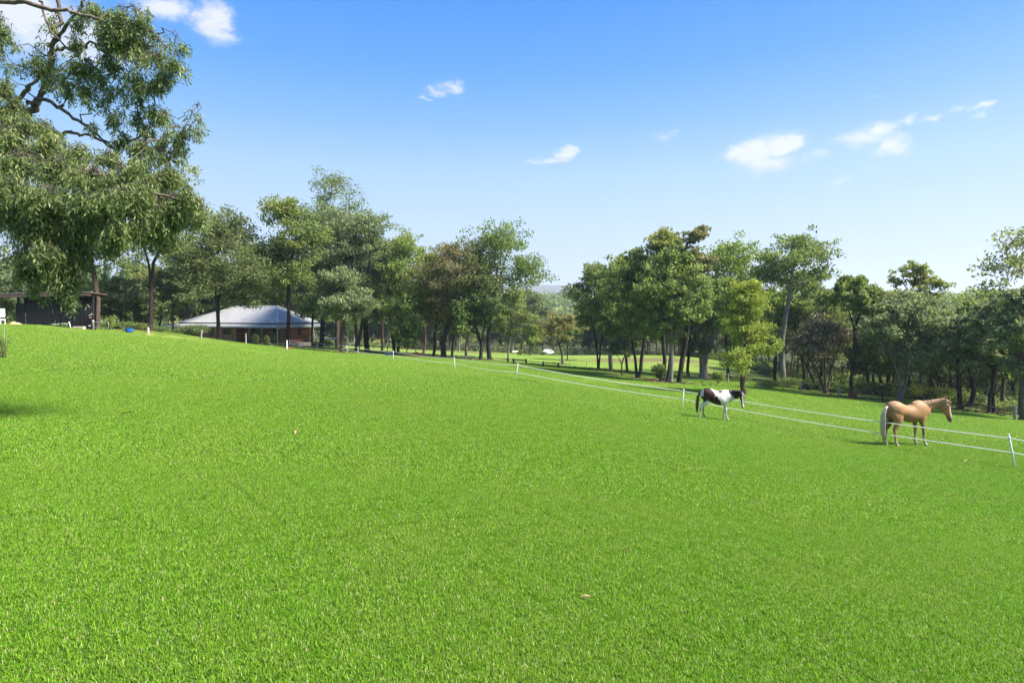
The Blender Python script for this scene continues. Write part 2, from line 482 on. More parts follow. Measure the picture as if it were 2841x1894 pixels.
# ------------------------------------------------------------------ vegetation
def leaf_mat(name, ca, cb, cc, trans=.48, rough=.6):
    """ca dull, cb main, cc fresh growth"""
    g = NG(name)
    at = g.n('ShaderNodeAttribute', attribute_name='rnd')
    cl = g.n('ShaderNodeAttribute', attribute_name='clump')
    oi = g.n('ShaderNodeObjectInfo')
    c = g.mix(g.maprange(at.outputs['Fac'], 0, 1), ca, cb)
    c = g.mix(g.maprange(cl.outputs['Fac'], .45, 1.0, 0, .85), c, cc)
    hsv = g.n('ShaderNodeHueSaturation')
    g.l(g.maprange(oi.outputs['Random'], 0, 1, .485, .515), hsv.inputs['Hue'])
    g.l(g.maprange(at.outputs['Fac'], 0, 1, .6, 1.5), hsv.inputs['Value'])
    g.l(c, hsv.inputs['Color'])
    b = g.bsdf(hsv.outputs[0], rough, .18)
    tr_ = g.n('ShaderNodeBsdfTranslucent')
    g.l(g.mix(.35, hsv.outputs[0], (.34, .40, .07)), tr_.inputs['Color'])
    ms = g.n('ShaderNodeMixShader'); ms.inputs[0].default_value = trans
    g.l(b.outputs[0], ms.inputs[1]); g.l(tr_.outputs[0], ms.inputs[2])
    g.l(ms.outputs[0], g.out.inputs['Surface'])
    return g.m
LM = {
    'olive': leaf_mat('leaf_olive', (0.111, 0.151, 0.048), (0.199, 0.241, 0.071), (0.339, 0.336, 0.076)),
    'bright': leaf_mat('leaf_bright', (0.129, 0.190, 0.037), (0.234, 0.314, 0.053), (0.421, 0.448, 0.064)),
    'blue': leaf_mat('leaf_blue', (0.117, 0.155, 0.078), (0.211, 0.252, 0.124), (0.316, 0.336, 0.149)),
    'green': leaf_mat('leaf_green', (0.099, 0.155, 0.046), (0.187, 0.252, 0.071), (0.304, 0.353, 0.083)),
    'dark': leaf_mat('leaf_dark', (0.082, 0.118, 0.052), (0.152, 0.193, 0.076), (0.234, 0.263, 0.081)),
    'brown': leaf_mat('leaf_brown', (0.146, 0.134, 0.064), (0.222, 0.193, 0.090), (0.275, 0.235, 0.092)),
    'twig': leaf_mat('leaf_twig', (.120, .108, .070), (.190, .165, .105), (0.234, 0.202, 0.109), .1),
}
def bark(name, ca, cb, scale=3.0):
    g = NG(name); t = g.n('ShaderNodeTexCoord'); m_ = g.n('ShaderNodeMapping'); m_.inputs['Scale'].default_value = (1, 1, .18)
    g.l(t.outputs['Object'], m_.inputs[0]); nn = g.noise(scale * 3, 8, .7, m_.outputs[0], .8)
    n2 = g.noise(.7, 3, .5, t.outputs['Object'])
    c = g.mix(g.maprange(nn, .35, .65), ca, cb); c = g.mix(g.maprange(n2, .4, .7, 0, .4), c, tuple(x * .55 for x in ca))
    return g.done(g.bsdf(c, .9, .15, bump=nn, bstr=.7, bdist=.06))
BM = {
    'black': bark('bark_black', (.018, .015, .013), (.050, .040, .034)),
    'brown': bark('bark_brown', (.055, .038, .028), (.120, .085, .062)),
    'grey': bark('bark_grey', (.13, .11, .095), (.26, .23, .20)),
    'pale': bark('bark_pale', (.24, .215, .19), (.46, .42, .38)),
}

def leaf_quads(rng, C_, D_, L_, W_):
    """kite-shaped leaves: centres, long-axis directions, lengths, widths"""
    n = len(C_)
    R = rng.normal(size=(n, 3)); S = np.cross(D_, R); S /= np.linalg.norm(S, axis=1)[:, None] + 1e-9
    h = (D_ * L_[:, None]) * .5; s = S * W_[:, None] * .5
    v = np.stack([C_ - h, C_ - h * .15 + s, C_ + h, C_ - h * .15 - s], 1).reshape(-1, 3)
    f = np.arange(n * 4).reshape(n, 4)
    return v, f

def tube_segments(segs, nside=5):
    """segs: list of (p0, p1, r0, r1) -> verts, faces"""
    vs = []; fs = []
    for (a, b, r0, r1) in segs:
        d = b - a; L = np.linalg.norm(d)
        if L < 1e-5: continue
        d = d / L
        u = np.cross(d, [0, 0, 1.0]) if abs(d[2]) < .9 else np.cross(d, [1.0, 0, 0])
        u /= np.linalg.norm(u); w = np.cross(d, u)
        base = len(vs)
        ns = nside if r0 < .08 else nside + 4
        for (p, r) in ((a - d * r0 * .3, r0), (b, r1)):
            for k in range(ns):
                t = 2 * math.pi * k / ns
                vs.append(p + (u * math.cos(t) + w * math.sin(t)) * r)
        for k in range(ns):
            k2 = (k + 1) % ns
            fs.append((base + k, base + k2, base + ns + k2, base + ns + k))
    return np.array(vs), np.array(fs, np.int32)

def grow(rng, clumps, trunks, rmax, tip=.018, seglen=1.2):
    """greedy tree through clump centres. trunks: list of polylines (first point on the ground)"""
    nodes = []; parent = []; fixed = []
    def addn(p, par): nodes.append(np.array(p, float)); parent.append(par); return len(nodes) - 1
    root = None
    for tl in trunks:
        prev = root if root is not None else -1
        for i, p in enumerate(tl):
            if i == 0 and root is None: root = prev = addn(p, -1); continue
            if i == 0: prev = root; continue
            q0 = nodes[prev]; p = np.array(p, float)
            k = max(1, int(np.linalg.norm(p - q0) / seglen))
            for j in range(1, k + 1):
                prev = addn(q0 + (p - q0) * j / k + (rng.normal(size=3) * .06 * (j < k)), prev)
    zmin = min(c[2] for c in clumps) if len(clumps) else 0
    order = sorted(range(len(clumps)), key=lambda i: min(np.linalg.norm(clumps[i] - n_) for n_ in nodes))
    tips = []
    for i in order:
        c = clumps[i]; N_ = np.array(nodes)
        d = c - N_; hd = np.hypot(d[:, 0], d[:, 1]); dist = np.linalg.norm(d, axis=1)
        cost = dist + 1.6 * np.maximum(0, hd * .55 - d[:, 2]) + 1.5 * np.maximum(0, 1.2 - N_[:, 2])
        b = int(np.argmin(cost)); q0 = N_[b]; L = dist[b]
        k = max(2, int(L / seglen) + 1); prev = b
        mid_up = np.array([0, 0, -.12 * L])
        side = rng.normal(size=3) * .07 * L
        for j in range(1, k + 1):
            t = j / k
            p = q0 + (c - q0) * t + (mid_up + side) * 4 * t * (1 - t) * .5
            prev = addn(p, prev)
        tips.append(prev)
    n = len(nodes); r2 = np.zeros(n)
    for t in tips: r2[t] += tip ** 2
    par = np.array(parent)
    for i in range(n - 1, 0, -1):
        r2[i] = max(r2[i], tip ** 2)
        if par[i] >= 0: r2[par[i]] += r2[i] * 1.02
    r = np.sqrt(r2); r = r / r[0] * rmax
    zz = np.array([q[2] for q in nodes]); r = r * (1 - .42 * np.clip(zz / max(zz.max(), .1), 0, 1))
    r = np.maximum(r, tip * .7)
    segs = [(nodes[par[i]], nodes[i], min(r[par[i]], r[i] * 1.5 + .02), r[i]) for i in range(1, n) if par[i] >= 0]
    # flare at the foot
    segs.append((nodes[0] - np.array([0, 0, .5]), nodes[0] + np.array([0, 0, .35]), rmax * 1.5, rmax * 1.02))
    return segs, nodes, r

def make_tree(seed, Hh, W, cb, style='lobes', nclump=60, nleaf=165, leaf=(.34, .18), trunks=None, rtrunk=.2, lean=0.0,
              density=1.0, fresh=.5, off=0.0, depth=None, nlobes=None, cone=False, twigs=False, bare=0.0, flat=.62, csize=1.0):
    """returns trunk mesh, crown mesh. Hh height, W crown width, cb crown bottom height, off = sideways offset of the crown"""
    rng = np.random.default_rng(seed)
    D = depth or W * .85
    ch = Hh - cb
    nl = nlobes or int(rng.integers(6, 10))
    lobes = []
    for i in range(nl):
        t = (i + .5) / nl if nl > 1 else .5
        z = cb + ch * (.12 + .74 * t)
        if cone: wid = (1 - t) * .55 + .05
        else: wid = math.sin(math.pi * min(1, .18 + t * .80)) ** .7 * .5
        a = rng.uniform(0, 2 * math.pi) + i * 2.4
        rr = rng.uniform(.3, .72) * wid
        lobes.append((np.array([off * (z / Hh) + math.cos(a) * rr * W, math.sin(a) * rr * D, z]),
                      np.array([W * rng.uniform(.17, .27) * (1.25 - .45 * t if cone else 1), D * rng.uniform(.17, .27), ch * rng.uniform(.14, .22)])))
    # top lobe and side lobes reach the outline
    lobes.append((np.array([off, 0, Hh - ch * .16]), np.array([W * (.12 if cone else .2), D * .18, ch * .16])))
    if not cone:
        for sgn in (-1, 1):
            z = cb + ch * rng.uniform(.35, .6)
            lobes.append((np.array([off * (z / Hh) + sgn * W * .34, rng.uniform(-.2, .2) * D, z]), np.array([W * .17, D * .2, ch * .15])))
    cl = []
    per = max(3, nclump // len(lobes))
    for c, r in lobes:
        for _ in range(per):
            v = rng.normal(size=3); v /= np.linalg.norm(v)
            if v[2] < -.3: v[2] *= -.5
            v *= rng.uniform(.45, 1.0)
            p = c + v * r
            p[2] = min(p[2], Hh - ch * .04)
            cl.append(p)
    cl = np.array(cl)
    if trunks is None:
        top = np.array([off * .9, 0, cb + ch * .62])
        trunks = [[(0, 0, 0), (lean + rng.normal() * .15, rng.normal() * .15, cb * .55), (off * .5 + rng.normal() * .25, rng.normal() * .25, cb + ch * .2), top]]
    segs, nodes, rr = grow(rng, cl, trunks, rtrunk, tip=.02)
    # leaves
    cs = csize * max(.6, (W * D * ch) ** (1 / 3) * .155)
    CC = []; DD = []; LL = []; WW = []; cv = []
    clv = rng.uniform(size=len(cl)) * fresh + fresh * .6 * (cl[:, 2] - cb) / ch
    extra = []
    for i, p in enumerate(cl):
        if rng.uniform() < bare: continue
        m = int(nleaf * density * rng.uniform(.6, 1.35))
        sub = rng.integers(3, 6)
        sc = p + rng.normal(size=(sub, 3)) * cs * np.array([.62, .62, .38])
        which = rng.integers(0, sub, m)
        v = rng.normal(size=(m, 3)); v /= np.linalg.norm(v, axis=1)[:, None]
        v *= (rng.uniform(size=(m, 1)) ** .45) * cs * .62
        v[:, 2] *= flat
        q = sc[which] + v
        q[:, 2] -= .12 * cs * rng.uniform(size=m)
        d = rng.normal(size=(m, 3)) * .65 + np.array([0, 0, -.55]); d /= np.linalg.norm(d, axis=1)[:, None]
        CC.append(q); DD.append(d)
        s = rng.uniform(.7, 1.3, m)
        LL.append(leaf[0] * s); WW.append(leaf[1] * s)
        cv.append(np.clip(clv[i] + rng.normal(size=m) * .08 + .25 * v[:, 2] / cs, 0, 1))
        for s_ in sc: extra.append((p - (0, 0, cs * .2), s_, .012, .006))
        if twigs:
            for _ in range(14):
                e = p + rng.normal(size=3) * cs * .9; extra.append((p, e, .018, .008))
    if twigs or len(extra) < 700: segs = segs + extra
    tv, tf = tube_segments(segs, 4)
    tm = mesh_np('trunk', tv, tf, smooth=True)
    CC = np.concatenate(CC); DD = np.concatenate(DD); LL = np.concatenate(LL); WW = np.concatenate(WW); cv = np.concatenate(cv)
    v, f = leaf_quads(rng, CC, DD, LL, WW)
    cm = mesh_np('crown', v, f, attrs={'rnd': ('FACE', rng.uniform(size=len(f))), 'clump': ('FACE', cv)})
    return tm, cm

NTREE = 0
def place_tree(name, loc, meshes, pal, brk, label, group=None, rz=0, sc=(1, 1, 1), cat='tree'):
    global NTREE
    NTREE += 1
    t = empty(name, loc, rz); t.scale = sc
    tm, cm = meshes
    if not tm.materials: tm.materials.append(BM[brk])
    if not cm.materials: cm.materials.append(LM[pal])
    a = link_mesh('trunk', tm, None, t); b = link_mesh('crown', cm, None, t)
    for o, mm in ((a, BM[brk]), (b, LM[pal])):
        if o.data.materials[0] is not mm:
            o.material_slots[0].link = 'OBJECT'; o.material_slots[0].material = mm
    tag(t, label, cat, group)
    return t

BASES = []
def photo_tree(name, bx, by, Y, top, xl, xr, cb, pal, brk, label, rt=.18, **kw):
    """a tree measured in the photograph: foot, distance, top, crown sides, crown bottom"""
    s = Y / F
    loc = G(bx, Y); BASES.append((loc.x, loc.y, rt)) if Y > 48 else None
    Hh = P(0, top, Y).z - loc.z
    mid_ = (xl + xr) / 2; hw_ = (xr - xl) / 2 * (1.10 if not kw.get('cone') else 1.0); xl, xr = mid_ - hw_, mid_ + hw_
    W = (xr - xl) * s
    off = ((xl + xr) / 2 - bx) * s
    cbh = max(.4, P(0, cb, Y).z - loc.z)
    kw.setdefault('nclump', int(np.clip(W * (Hh - cbh) * .9, 34, 125)))
    lead = kw.pop('stems', None)
    if lead:
        # stems: list of polylines in photo pixels, first point the foot; depth stays at the foot's
        kw['trunks'] = []
        for pl in lead:
            L_ = []
            for i, (px, py) in enumerate(pl):
                p = P(px, py, Y) - loc
                L_.append((p.x, (.0 if i == 0 else random.uniform(-.25, .25)), 0.0 if i == 0 else p.z))
            kw['trunks'].append(L_)
    return place_tree(name, loc, make_tree(int(bx * 7 + top), Hh, W, cbh, off=off, rtrunk=rt, **kw), pal, brk, label)

PT = photo_tree
# --- left, round the shed and the house
PT('gum_tree', 268, 910, 57, 520, 120, 350, 770, 'dark', 'brown', 'thick brown trunk rising directly behind the right end of the dark shed', .26, nclump=70)
PT('gum_tree', 417, 914, 62, 468, 345, 585, 725, 'olive', 'black', 'tall dark-trunked gum tree between the shed and the brick house', .24,
   stems=[[(417, 914), (420, 800), (417, 740), (400, 690), (385, 600)], [(417, 914), (420, 800), (426, 730), (450, 690), (500, 600)]])
PT('small_tree', 326, 912, 64, 775, 262, 398, 868, 'blue', 'brown', 'low grey-green tree behind the blue tub', .10, nclump=40)
PT('small_tree', 352, 914, 67, 815, 300, 420, 880, 'dark', 'brown', 'thin small tree with low crown between the tub and the tall dark trunk', .08, nclump=30)
PT('small_tree', 402, 914, 65, 800, 370, 440, 905, 'dark', 'black', 'crooked slim dark sapling immediately left of the tall dark trunk', .07, nclump=14, density=.6)
PT('gum_tree', 447, 925, 74, 740, 400, 500, 880, 'dark', 'black', 'shady tree to the right of the tall dark trunk', .12)
PT('gum_tree', 150, 905, 74, 640, 40, 260, 850, 'dark', 'brown', 'dark tree behind the middle of the shed roof', .25)
PT('gum_tree', 10, 900, 68, 700, -110, 90, 860, 'blue', 'brown', 'grey-green tree above the left end of the shed roof', .22)
PT('gum_tree', 520, 935, 98, 690, 440, 600, 880, 'olive', 'black', 'tree behind the left end of the silver roof', .2)
PT('gum_tree', 480, 930, 84, 770, 430, 540, 880, 'dark', 'black', 'dark tree at the left end of the verandah', .15)
PT('gum_tree', 608, 950, 73, 598, 505, 728, 880, 'dark', 'black', 'dark tree standing directly in front of the left half of the silver roof', .30, nclump=120, density=1.15,
   stems=[[(608, 950), (606, 860), (600, 780), (592, 700), (598, 640)], [(608, 950), (606, 860), (615, 760), (630, 690), (650, 640)]])
PT('gum_tree', 735, 930, 112, 700, 640, 810, 850, 'bright', 'brown', 'bright green rounded tree rising behind the ridge of the silver roof', .3)
PT('gum_tree', 800, 958, 76, 542, 712, 880, 850, 'olive', 'black', 'yellow-green tree in front of the right end of the silver roof', .34, nclump=105, density=1.0, fresh=.6,
   stems=[[(800, 958), (799, 850), (797, 745), (770, 690), (745, 640)], [(800, 958), (799, 850), (800, 745), (815, 690), (825, 600)]])
PT('gum_tree', 935, 960, 102, 473, 845, 1032, 760, 'olive', 'brown', 'tallest gum tree of the row, thin crown against the sky', .4, density=.55, nclump=90, bare=.1)
PT('gum_tree', 891, 957, 86, 568, 835, 1010, 880, 'blue', 'black', 'broad grey-green gum tree just right of the house', .36, nclump=110, nleaf=190)
PT('gum_tree', 868, 957, 92, 690, 820, 930, 900, 'dark', 'black', 'dark tree beside the verandah railing', .2)
PT('gum_tree', 948, 976, 75, 752, 866, 1036, 905, 'blue', 'brown', 'lower silvery green tree in front of the row, beside the white fence', .27, nclump=90, nleaf=200)
PT('gum_tree', 993, 970, 84, 586, 935, 1092, 880, 'blue', 'black', 'grey-green gum tree with twin dark trunks near the wooden fence post', .36, nclump=110,
   stems=[[(990, 970), (988, 900), (975, 800), (980, 680)], [(990, 970), (1004, 900), (1018, 800), (1030, 680)]])
PT('gum_tree', 1019, 969, 88, 655, 975, 1085, 935, 'dark', 'black', 'dark tree with the thickest straight black trunk of the row', .40)
PT('gum_tree', 1104, 987, 84, 636, 1040, 1186, 955, 'green', 'brown', 'gum tree left of the brown mulch mound with a rounded green top', .24, nclump=95, fresh=.7)
PT('gum_tree', 1094, 985, 87, 700, 1030, 1130, 900, 'dark', 'black', 'darker trunk close beside the mulch mound tree', .24)
PT('small_tree', 1128, 978, 83, 885, 1104, 1155, 965, 'green', 'brown', 'low drooping bushy tree left of the mulch mound', .06, nclump=26, csize=1.2)
PT('gum_tree', 1203, 988, 86, 690, 1150, 1250, 930, 'olive', 'black', 'slim olive tree to the right of the mulch mound', .22)
PT('gum_tree', 1231, 990, 83, 664, 1170, 1385, 905, 'brown', 'black', 'brownish crowned gum tree with a thick black trunk', .40, density=.8, nclump=90)
PT('gum_tree', 1254, 991, 90, 770, 1205, 1320, 925, 'olive', 'black', 'thin dark trunk under the brownish crown', .2)
PT('gum_tree', 1295, 993, 90, 780, 1250, 1345, 940, 'green', 'brown', 'small green tree beside the grey wooden post', .16)
PT('gum_tree', 1333, 997, 82, 720, 1280, 1400, 945, 'dark', 'black', 'dark forked tree under the large rounded crown', .27,
   stems=[[(1333, 997), (1336, 960), (1318, 900), (1312, 800)], [(1333, 997), (1336, 960), (1346, 900), (1350, 800)]])
PT('gum_tree', 1358, 999, 84, 628, 1275, 1492, 930, 'green', 'black', 'large rounded green gum tree at the right end of the row', .33, nclump=125, density=1.0, nleaf=185)
PT('gum_tree', 1410, 985, 96, 790, 1375, 1478, 950, 'olive', 'grey', 'olive tree filling in to the right of the large rounded gum', .16)
PT('gum_tree', 1470, 985, 128, 868, 1435, 1515, 970, 'bright', 'brown', 'small yellow-green tree in the valley gap', .15, csize=.8)
PT('gum_tree', 1560, 1011, 92, 868, 1505, 1616, 950, 'brown', 'black', 'dark crooked-trunk tree alone in the middle of the gap', .17, fresh=1.3, density=.55, nclump=52, bare=.1,
   stems=[[(1560, 1011), (1559, 985), (1549, 950), (1545, 915)], [(1560, 1011), (1559, 985), (1552, 955), (1570, 915)]])
PT('gum_tree', 1574, 998, 104, 878, 1555, 1612, 950, 'green', 'black', 'thin tree right behind the lone tree of the gap', .1, density=.7)
PT('gum_tree', 690, 950, 108, 665, 628, 770, 850, 'green', 'black', 'green tree between the two trees in front of the silver roof', .2)
PT('gum_tree', 1060, 975, 95, 660, 1000, 1130, 900, 'olive', 'brown', 'olive tree filling the row behind the thickest black trunk', .2)
PT('gum_tree', 1175, 985, 96, 690, 1120, 1240, 930, 'green', 'brown', 'green tree filling the row behind the mulch mound', .2)
PT('gum_tree', 560, 940, 106, 700, 500, 625, 870, 'green', 'black', 'green tree behind the dark hedge', .18)
# --- right group
PT('gum_tree', 1658, 1023, 78, 738, 1585, 1725, 930, 'olive', 'black', 'olive gum tree at the left end of the right-hand group', .17, nclump=80,
   stems=[[(1660, 1023), (1656, 960), (1640, 880), (1650, 800)], [(1660, 1023), (1666, 960), (1680, 880), (1690, 800)]])
PT('gum_tree', 1695, 1026, 75, 722, 1640, 1780, 960, 'green', 'grey', 'gum tree with three close trunks in the right-hand group', .26, nclump=90)
PT('small_tree', 1726, 1043, 69, 930, 1690, 1770, 985, 'blue', 'brown', 'slender small tree in front of the right-hand group', .09, nclump=30, nleaf=120)
PT('gum_tree', 1740, 1031, 77, 770, 1680, 1800, 960, 'dark', 'black', 'shaded tree behind the forked black trunks', .17)
PT('gum_tree', 1769, 1050, 66, 700, 1695, 1850, 950, 'green', 'black', 'forked gum tree whose two black trunks spread in a V', .27, nclump=110,
   stems=[[(1769, 1050), (1766, 1030), (1752, 920), (1735, 820)], [(1769, 1050), (1776, 1030), (1788, 930), (1790, 790)]])
PT('gum_tree', 1840, 1056, 64, 628, 1768, 1895, 950, 'olive', 'black', 'tallest gum tree of the right-hand group with pale yellow-green top', .22, nclump=100, fresh=.9)
PT('gum_tree', 1851, 1058, 61, 705, 1800, 1900, 940, 'green', 'brown', 'leaning brown stem crossing the pale trunk', .2, stems=[[(1851, 1058), (1862, 960), (1868, 860), (1860, 760)]])
PT('gum_tree', 1861, 1061, 60, 690, 1790, 1960, 960, 'green', 'grey', 'pale mottled trunk in the middle of the right-hand group', .23, nclump=110)
PT('gum_tree', 1884, 1062, 61, 622, 1890, 1985, 900, 'brown', 'black', 'brown-topped gum on a black trunk that leans to the right', .27, stems=[[(1884, 1062), (1893, 1000), (1905, 940), (1920, 800), (1935, 700)]])
PT('gum_tree', 1910, 1045, 74, 770, 1860, 1990, 1010, 'dark', 'black', 'dark understorey tree behind the leaning black trunk', .2)
PT('gum_tree', 1952, 1053, 74, 668, 1930, 2148, 900, 'bright', 'grey', 'massive old gum with thick buttressed pale base and flat bright crown', .62, nclump=100, density=.85,
   stems=[[(1952, 1053), (1944, 980), (1925, 860), (1935, 760)], [(1952, 1053), (1960, 980), (2010, 860), (2070, 760)], [(1952, 1053), (1952, 970), (1975, 860), (1995, 740)]])
PT('gum_tree', 2020, 1050, 82, 760, 1950, 2080, 1000, 'dark', 'brown', 'dark tree behind the conical tree', .22)
PT('gum_tree', 2064, 1090, 47, 772, 1985, 2150, 1050, 'bright', 'brown', 'conical yellow-green tree behind the brown and white horse', .20, cone=True, nclump=100, nleaf=230, leaf=(.2, .085), fresh=.7)
PT('gum_tree', 2171, 1066, 69, 652, 2108, 2312, 820, 'green', 'grey', 'tall pale grey trunked gum with airy crown, right of the conical tree', .33, nclump=95, density=.62, nleaf=150)
PT('gum_tree', 2148, 1055, 76, 815, 2085, 2235, 940, 'bright', 'black', 'low bright green crown wrapped round the pale grey trunk', .15)
PT('dead_tree', 2290, 1086, 60, 890, 2195, 2372, 985, 'twig', 'brown', 'bare purplish brown twiggy tree beside the log pile', .2, density=.22, nclump=60, twigs=True,
   stems=[[(2290, 1086), (2285, 1000), (2287, 940)], [(2290, 1086), (2265, 1020), (2225, 960)], [(2290, 1086), (2310, 1020), (2330, 950)]])
PT('dead_tree', 2268, 1078, 64, 930, 2180, 2290, 1010, 'twig', 'black', 'thin bare tree leaning left in front of the log pile', .12, density=.25, nclump=30, twigs=True,
   stems=[[(2268, 1078), (2240, 1020), (2205, 960)]])
PT('gum_tree', 2362, 1100, 57, 767, 2312, 2428, 880, 'green', 'black', 'vase-shaped gum with a straight black trunk behind the rusty box', .19, nclump=62, density=.8,
   stems=[[(2362, 1100), (2364, 1000), (2368, 905), (2348, 850)], [(2362, 1100), (2364, 1000), (2369, 905), (2400, 840)]])
PT('gum_tree', 2496, 1113, 55, 800, 2420, 2622, 1050, 'blue', 'grey', 'multi-stemmed grey-green tree left of the palomino horse head', .22, nclump=110, density=.85,
   stems=[[(2496, 1113), (2490, 1040), (2470, 980), (2460, 900)], [(2496, 1113), (2500, 1040), (2502, 960), (2510, 880)], [(2496, 1113), (2520, 1040), (2560, 960), (2580, 900)]])
PT('gum_tree', 2522, 1108, 66, 728, 2478, 2604, 840, 'olive', 'black', 'isolated domed crown standing above the right-hand forest', .25, density=.7, fresh=.9)
PT('gum_tree', 2665, 1137, 51, 865, 2612, 2725, 1040, 'blue', 'black', 'dark Y-forked tree in the forest to the right of the horse ears', .18, density=.8,
   stems=[[(2665, 1137), (2660, 1060), (2655, 985), (2632, 920)], [(2665, 1137), (2660, 1060), (2657, 985), (2672, 920)]])
PT('gum_tree', 2690, 1130, 54, 830, 2650, 2765, 1045, 'green', 'black', 'dark straight tree next right of the Y-forked one', .2)
PT('gum_tree', 2744, 1148, 49, 835, 2690, 2800, 1060, 'blue', 'black', 'left one of two close parallel trunks near the right edge', .15)
PT('gum_tree', 2757, 1147, 50, 880, 2715, 2830, 1065, 'green', 'black', 'right one of two close parallel trunks near the right edge', .17)
PT('gum_tree', 2782, 1140, 53, 800, 2740, 2850, 1055, 'green', 'brown', 'brown trunk just right of the two parallel trunks', .17)
PT('gum_tree', 2839, 1168, 45, 785, 2770, 2920, 1080, 'blue', 'brown', 'reddish brown leaning trunk at the right edge', .24, nclump=100)
PT('gum_tree', 2905, 1160, 56, 622, 2735, 3020, 900, 'olive', 'pale', 'tall sparse-leaved gum reaching in at the right edge of the sky', .4, density=.4, nclump=95, bare=.15)
PT('gum_tree', 2230, 1070, 76, 745, 2170, 2300, 1000, 'green', 'brown', 'green tree right behind the tall pale grey trunk', .2)
PT('gum_tree', 2450, 1100, 74, 800, 2380, 2520, 1000, 'olive', 'brown', 'olive tree behind the gap right of the rusty box', .2)
PT('gum_tree', 2430, 1105, 62, 870, 2370, 2490, 1060, 'green', 'brown', 'green tree between the rusty box and the multi-stemmed tree', .15)
PT('gum_tree', 2590, 1120, 60, 850, 2540, 2650, 1060, 'green', 'brown', 'green tree behind the palomino horse neck', .17)
PT('gum_tree', 2305, 1080, 72, 800, 2240, 2350, 1030, 'olive', 'brown', 'olive tree behind the bare purplish tree', .18)

# --- forest trees: a few kinds, copied
protos = []
for i, (h, w, cb, lf) in enumerate(((15, 8, 3, 1), (13, 7, 2.2, 1), (17, 8.5, 4.5, .9), (12, 8, 1.2, 1), (14, 6.5, 3.5, .9), (16, 9, 3, .9))):
    protos.append(make_tree(500 + i, h, w, cb, nclump=66, nleaf=105, leaf=(.48, .27), rtrunk=.17, density=lf))
frng = random.Random(11)
GF = 'trees of the forest beyond the paddock'
def forest(n, xr, yr, top, pals, brks, label, group, minz=None, tries=40, dmin=3.0):
    pts = []
    for _ in range(n):
        for _t in range(tries):
            Y = frng.uniform(*yr); px = frng.uniform(*xr)
            x = (px - CX) / F * Y
            if all((x - a) ** 2 + (Y - b) ** 2 > dmin ** 2 for a, b in pts): break
        pts.append((x, Y))
        z = H(x, Y)
        tp = frng.uniform(*top)
        hh = P(0, tp, Y).z - z
        hh = max(7, min(24, hh))
        k = frng.randrange(len(protos))
        ph = (15, 13, 17, 12, 14, 16)[k]
        s = hh / ph
        pl_ = frng.choice(pals); bk_ = frng.choice(brks)
        size_ = 'tall' if hh > 14 else ('low' if hh < 10 else 'mid-height')
        lab_ = '%s %s %s-trunked %s' % (size_, {'dark': 'dark green', 'green': 'green', 'olive': 'olive', 'blue': 'grey-green', 'bright': 'yellow-green', 'brown': 'brownish'}[pl_], {'black': 'black', 'brown': 'brown', 'grey': 'grey', 'pale': 'pale'}[bk_], label)
        place_tree('gum_tree', (x, Y, z - .1), protos[k], pl_, bk_, lab_, group, frng.uniform(0, 6.28),
                   (s * frng.uniform(.85, 1.15), s * frng.uniform(.85, 1.15), s))
forest(64, (900, 1520), (158, 225), (800, 850), ['dark', 'green', 'olive', 'dark'], ['grey', 'pale', 'grey', 'brown'], 'tree in the shaded forest edge beyond the far paddock', 'forest edge trees beyond the far paddock', dmin=4)
forest(24, (1440, 1700), (165, 230), (884, 902), ['dark', 'green', 'olive', 'brown'], ['grey', 'brown'], 'tree in the low forest of the valley gap', 'low forest trees in the valley gap', dmin=4)
forest(40, (1640, 2140), (128, 190), (800, 850), ['dark', 'green', 'olive'], ['grey', 'brown'], 'tree in the forest beyond the brown bank', 'forest trees beyond the brown bank', dmin=4)
forest(60, (2120, 3000), (78, 135), (792, 845), ['green', 'olive', 'blue', 'green', 'bright'], ['brown', 'black', 'grey'], 'tree in the dense forest behind the palomino horse', 'dense forest trees on the right', dmin=4)
forest(26, (2400, 2980), (60, 80), (850, 935), ['green', 'blue', 'dark'], ['black', 'brown'], 'tree just inside the forest edge behind the palomino horse', 'understorey trees on the right', dmin=3)
forest(34, (-120, 700), (100, 150), (700, 800), ['dark', 'olive', 'green'], ['brown', 'black'], 'tree in the shady wood behind the shed and house', 'wood behind the shed and house', dmin=4)
forest(10, (700, 960), (105, 140), (700, 800), ['dark', 'green'], ['grey', 'black'], 'tree in the wood behind the right end of the house', 'wood behind the right end of the house', dmin=4)

# --- far canopy on the ridges (nobody could count it)
def canopy(name, label, n, xr, yfn, size, cols, seed, fill):
    rng = np.random.default_rng(seed); CC = []; NN = []; cv = []
    for i in range(n):
        x = rng.uniform(*xr); Y = rng.uniform(*yfn); z = H(x, Y)
        R = rng.uniform(.75, 1.25) * size; hgt = R * rng.uniform(.35, 1.0)
        v = rng.normal(size=(fill, 3)); v /= np.linalg.norm(v, axis=1)[:, None]; v[:, 2] = np.abs(v[:, 2]) * 1.15 - .15
        v *= rng.uniform(.75, 1.05, (fill, 1))
        q = np.array([x, Y, z + hgt]) + v * np.array([R, R, R * .8])
        CC.append(q); NN.append(v); cv.append(np.full(fill, rng.uniform(0, 1)) + rng.normal(size=fill) * .1)
    CC = np.concatenate(CC); NN = np.concatenate(NN); n_ = len(CC)
    D = rng.normal(size=(n_, 3)); D /= np.linalg.norm(D, axis=1)[:, None]
    L = rng.uniform(.7, 1.3, n_) * size * .38
    v, f = leaf_quads(rng, CC, D, L, L * .7)
    me = mesh_np(name, v, f, attrs={'rnd': ('FACE', rng.uniform(size=n_)), 'clump': ('FACE', np.clip(np.concatenate(cv), 0, 1))})
    return tag(link_mesh(name, me, LM[cols]), label, 'forest', None, 'stuff')
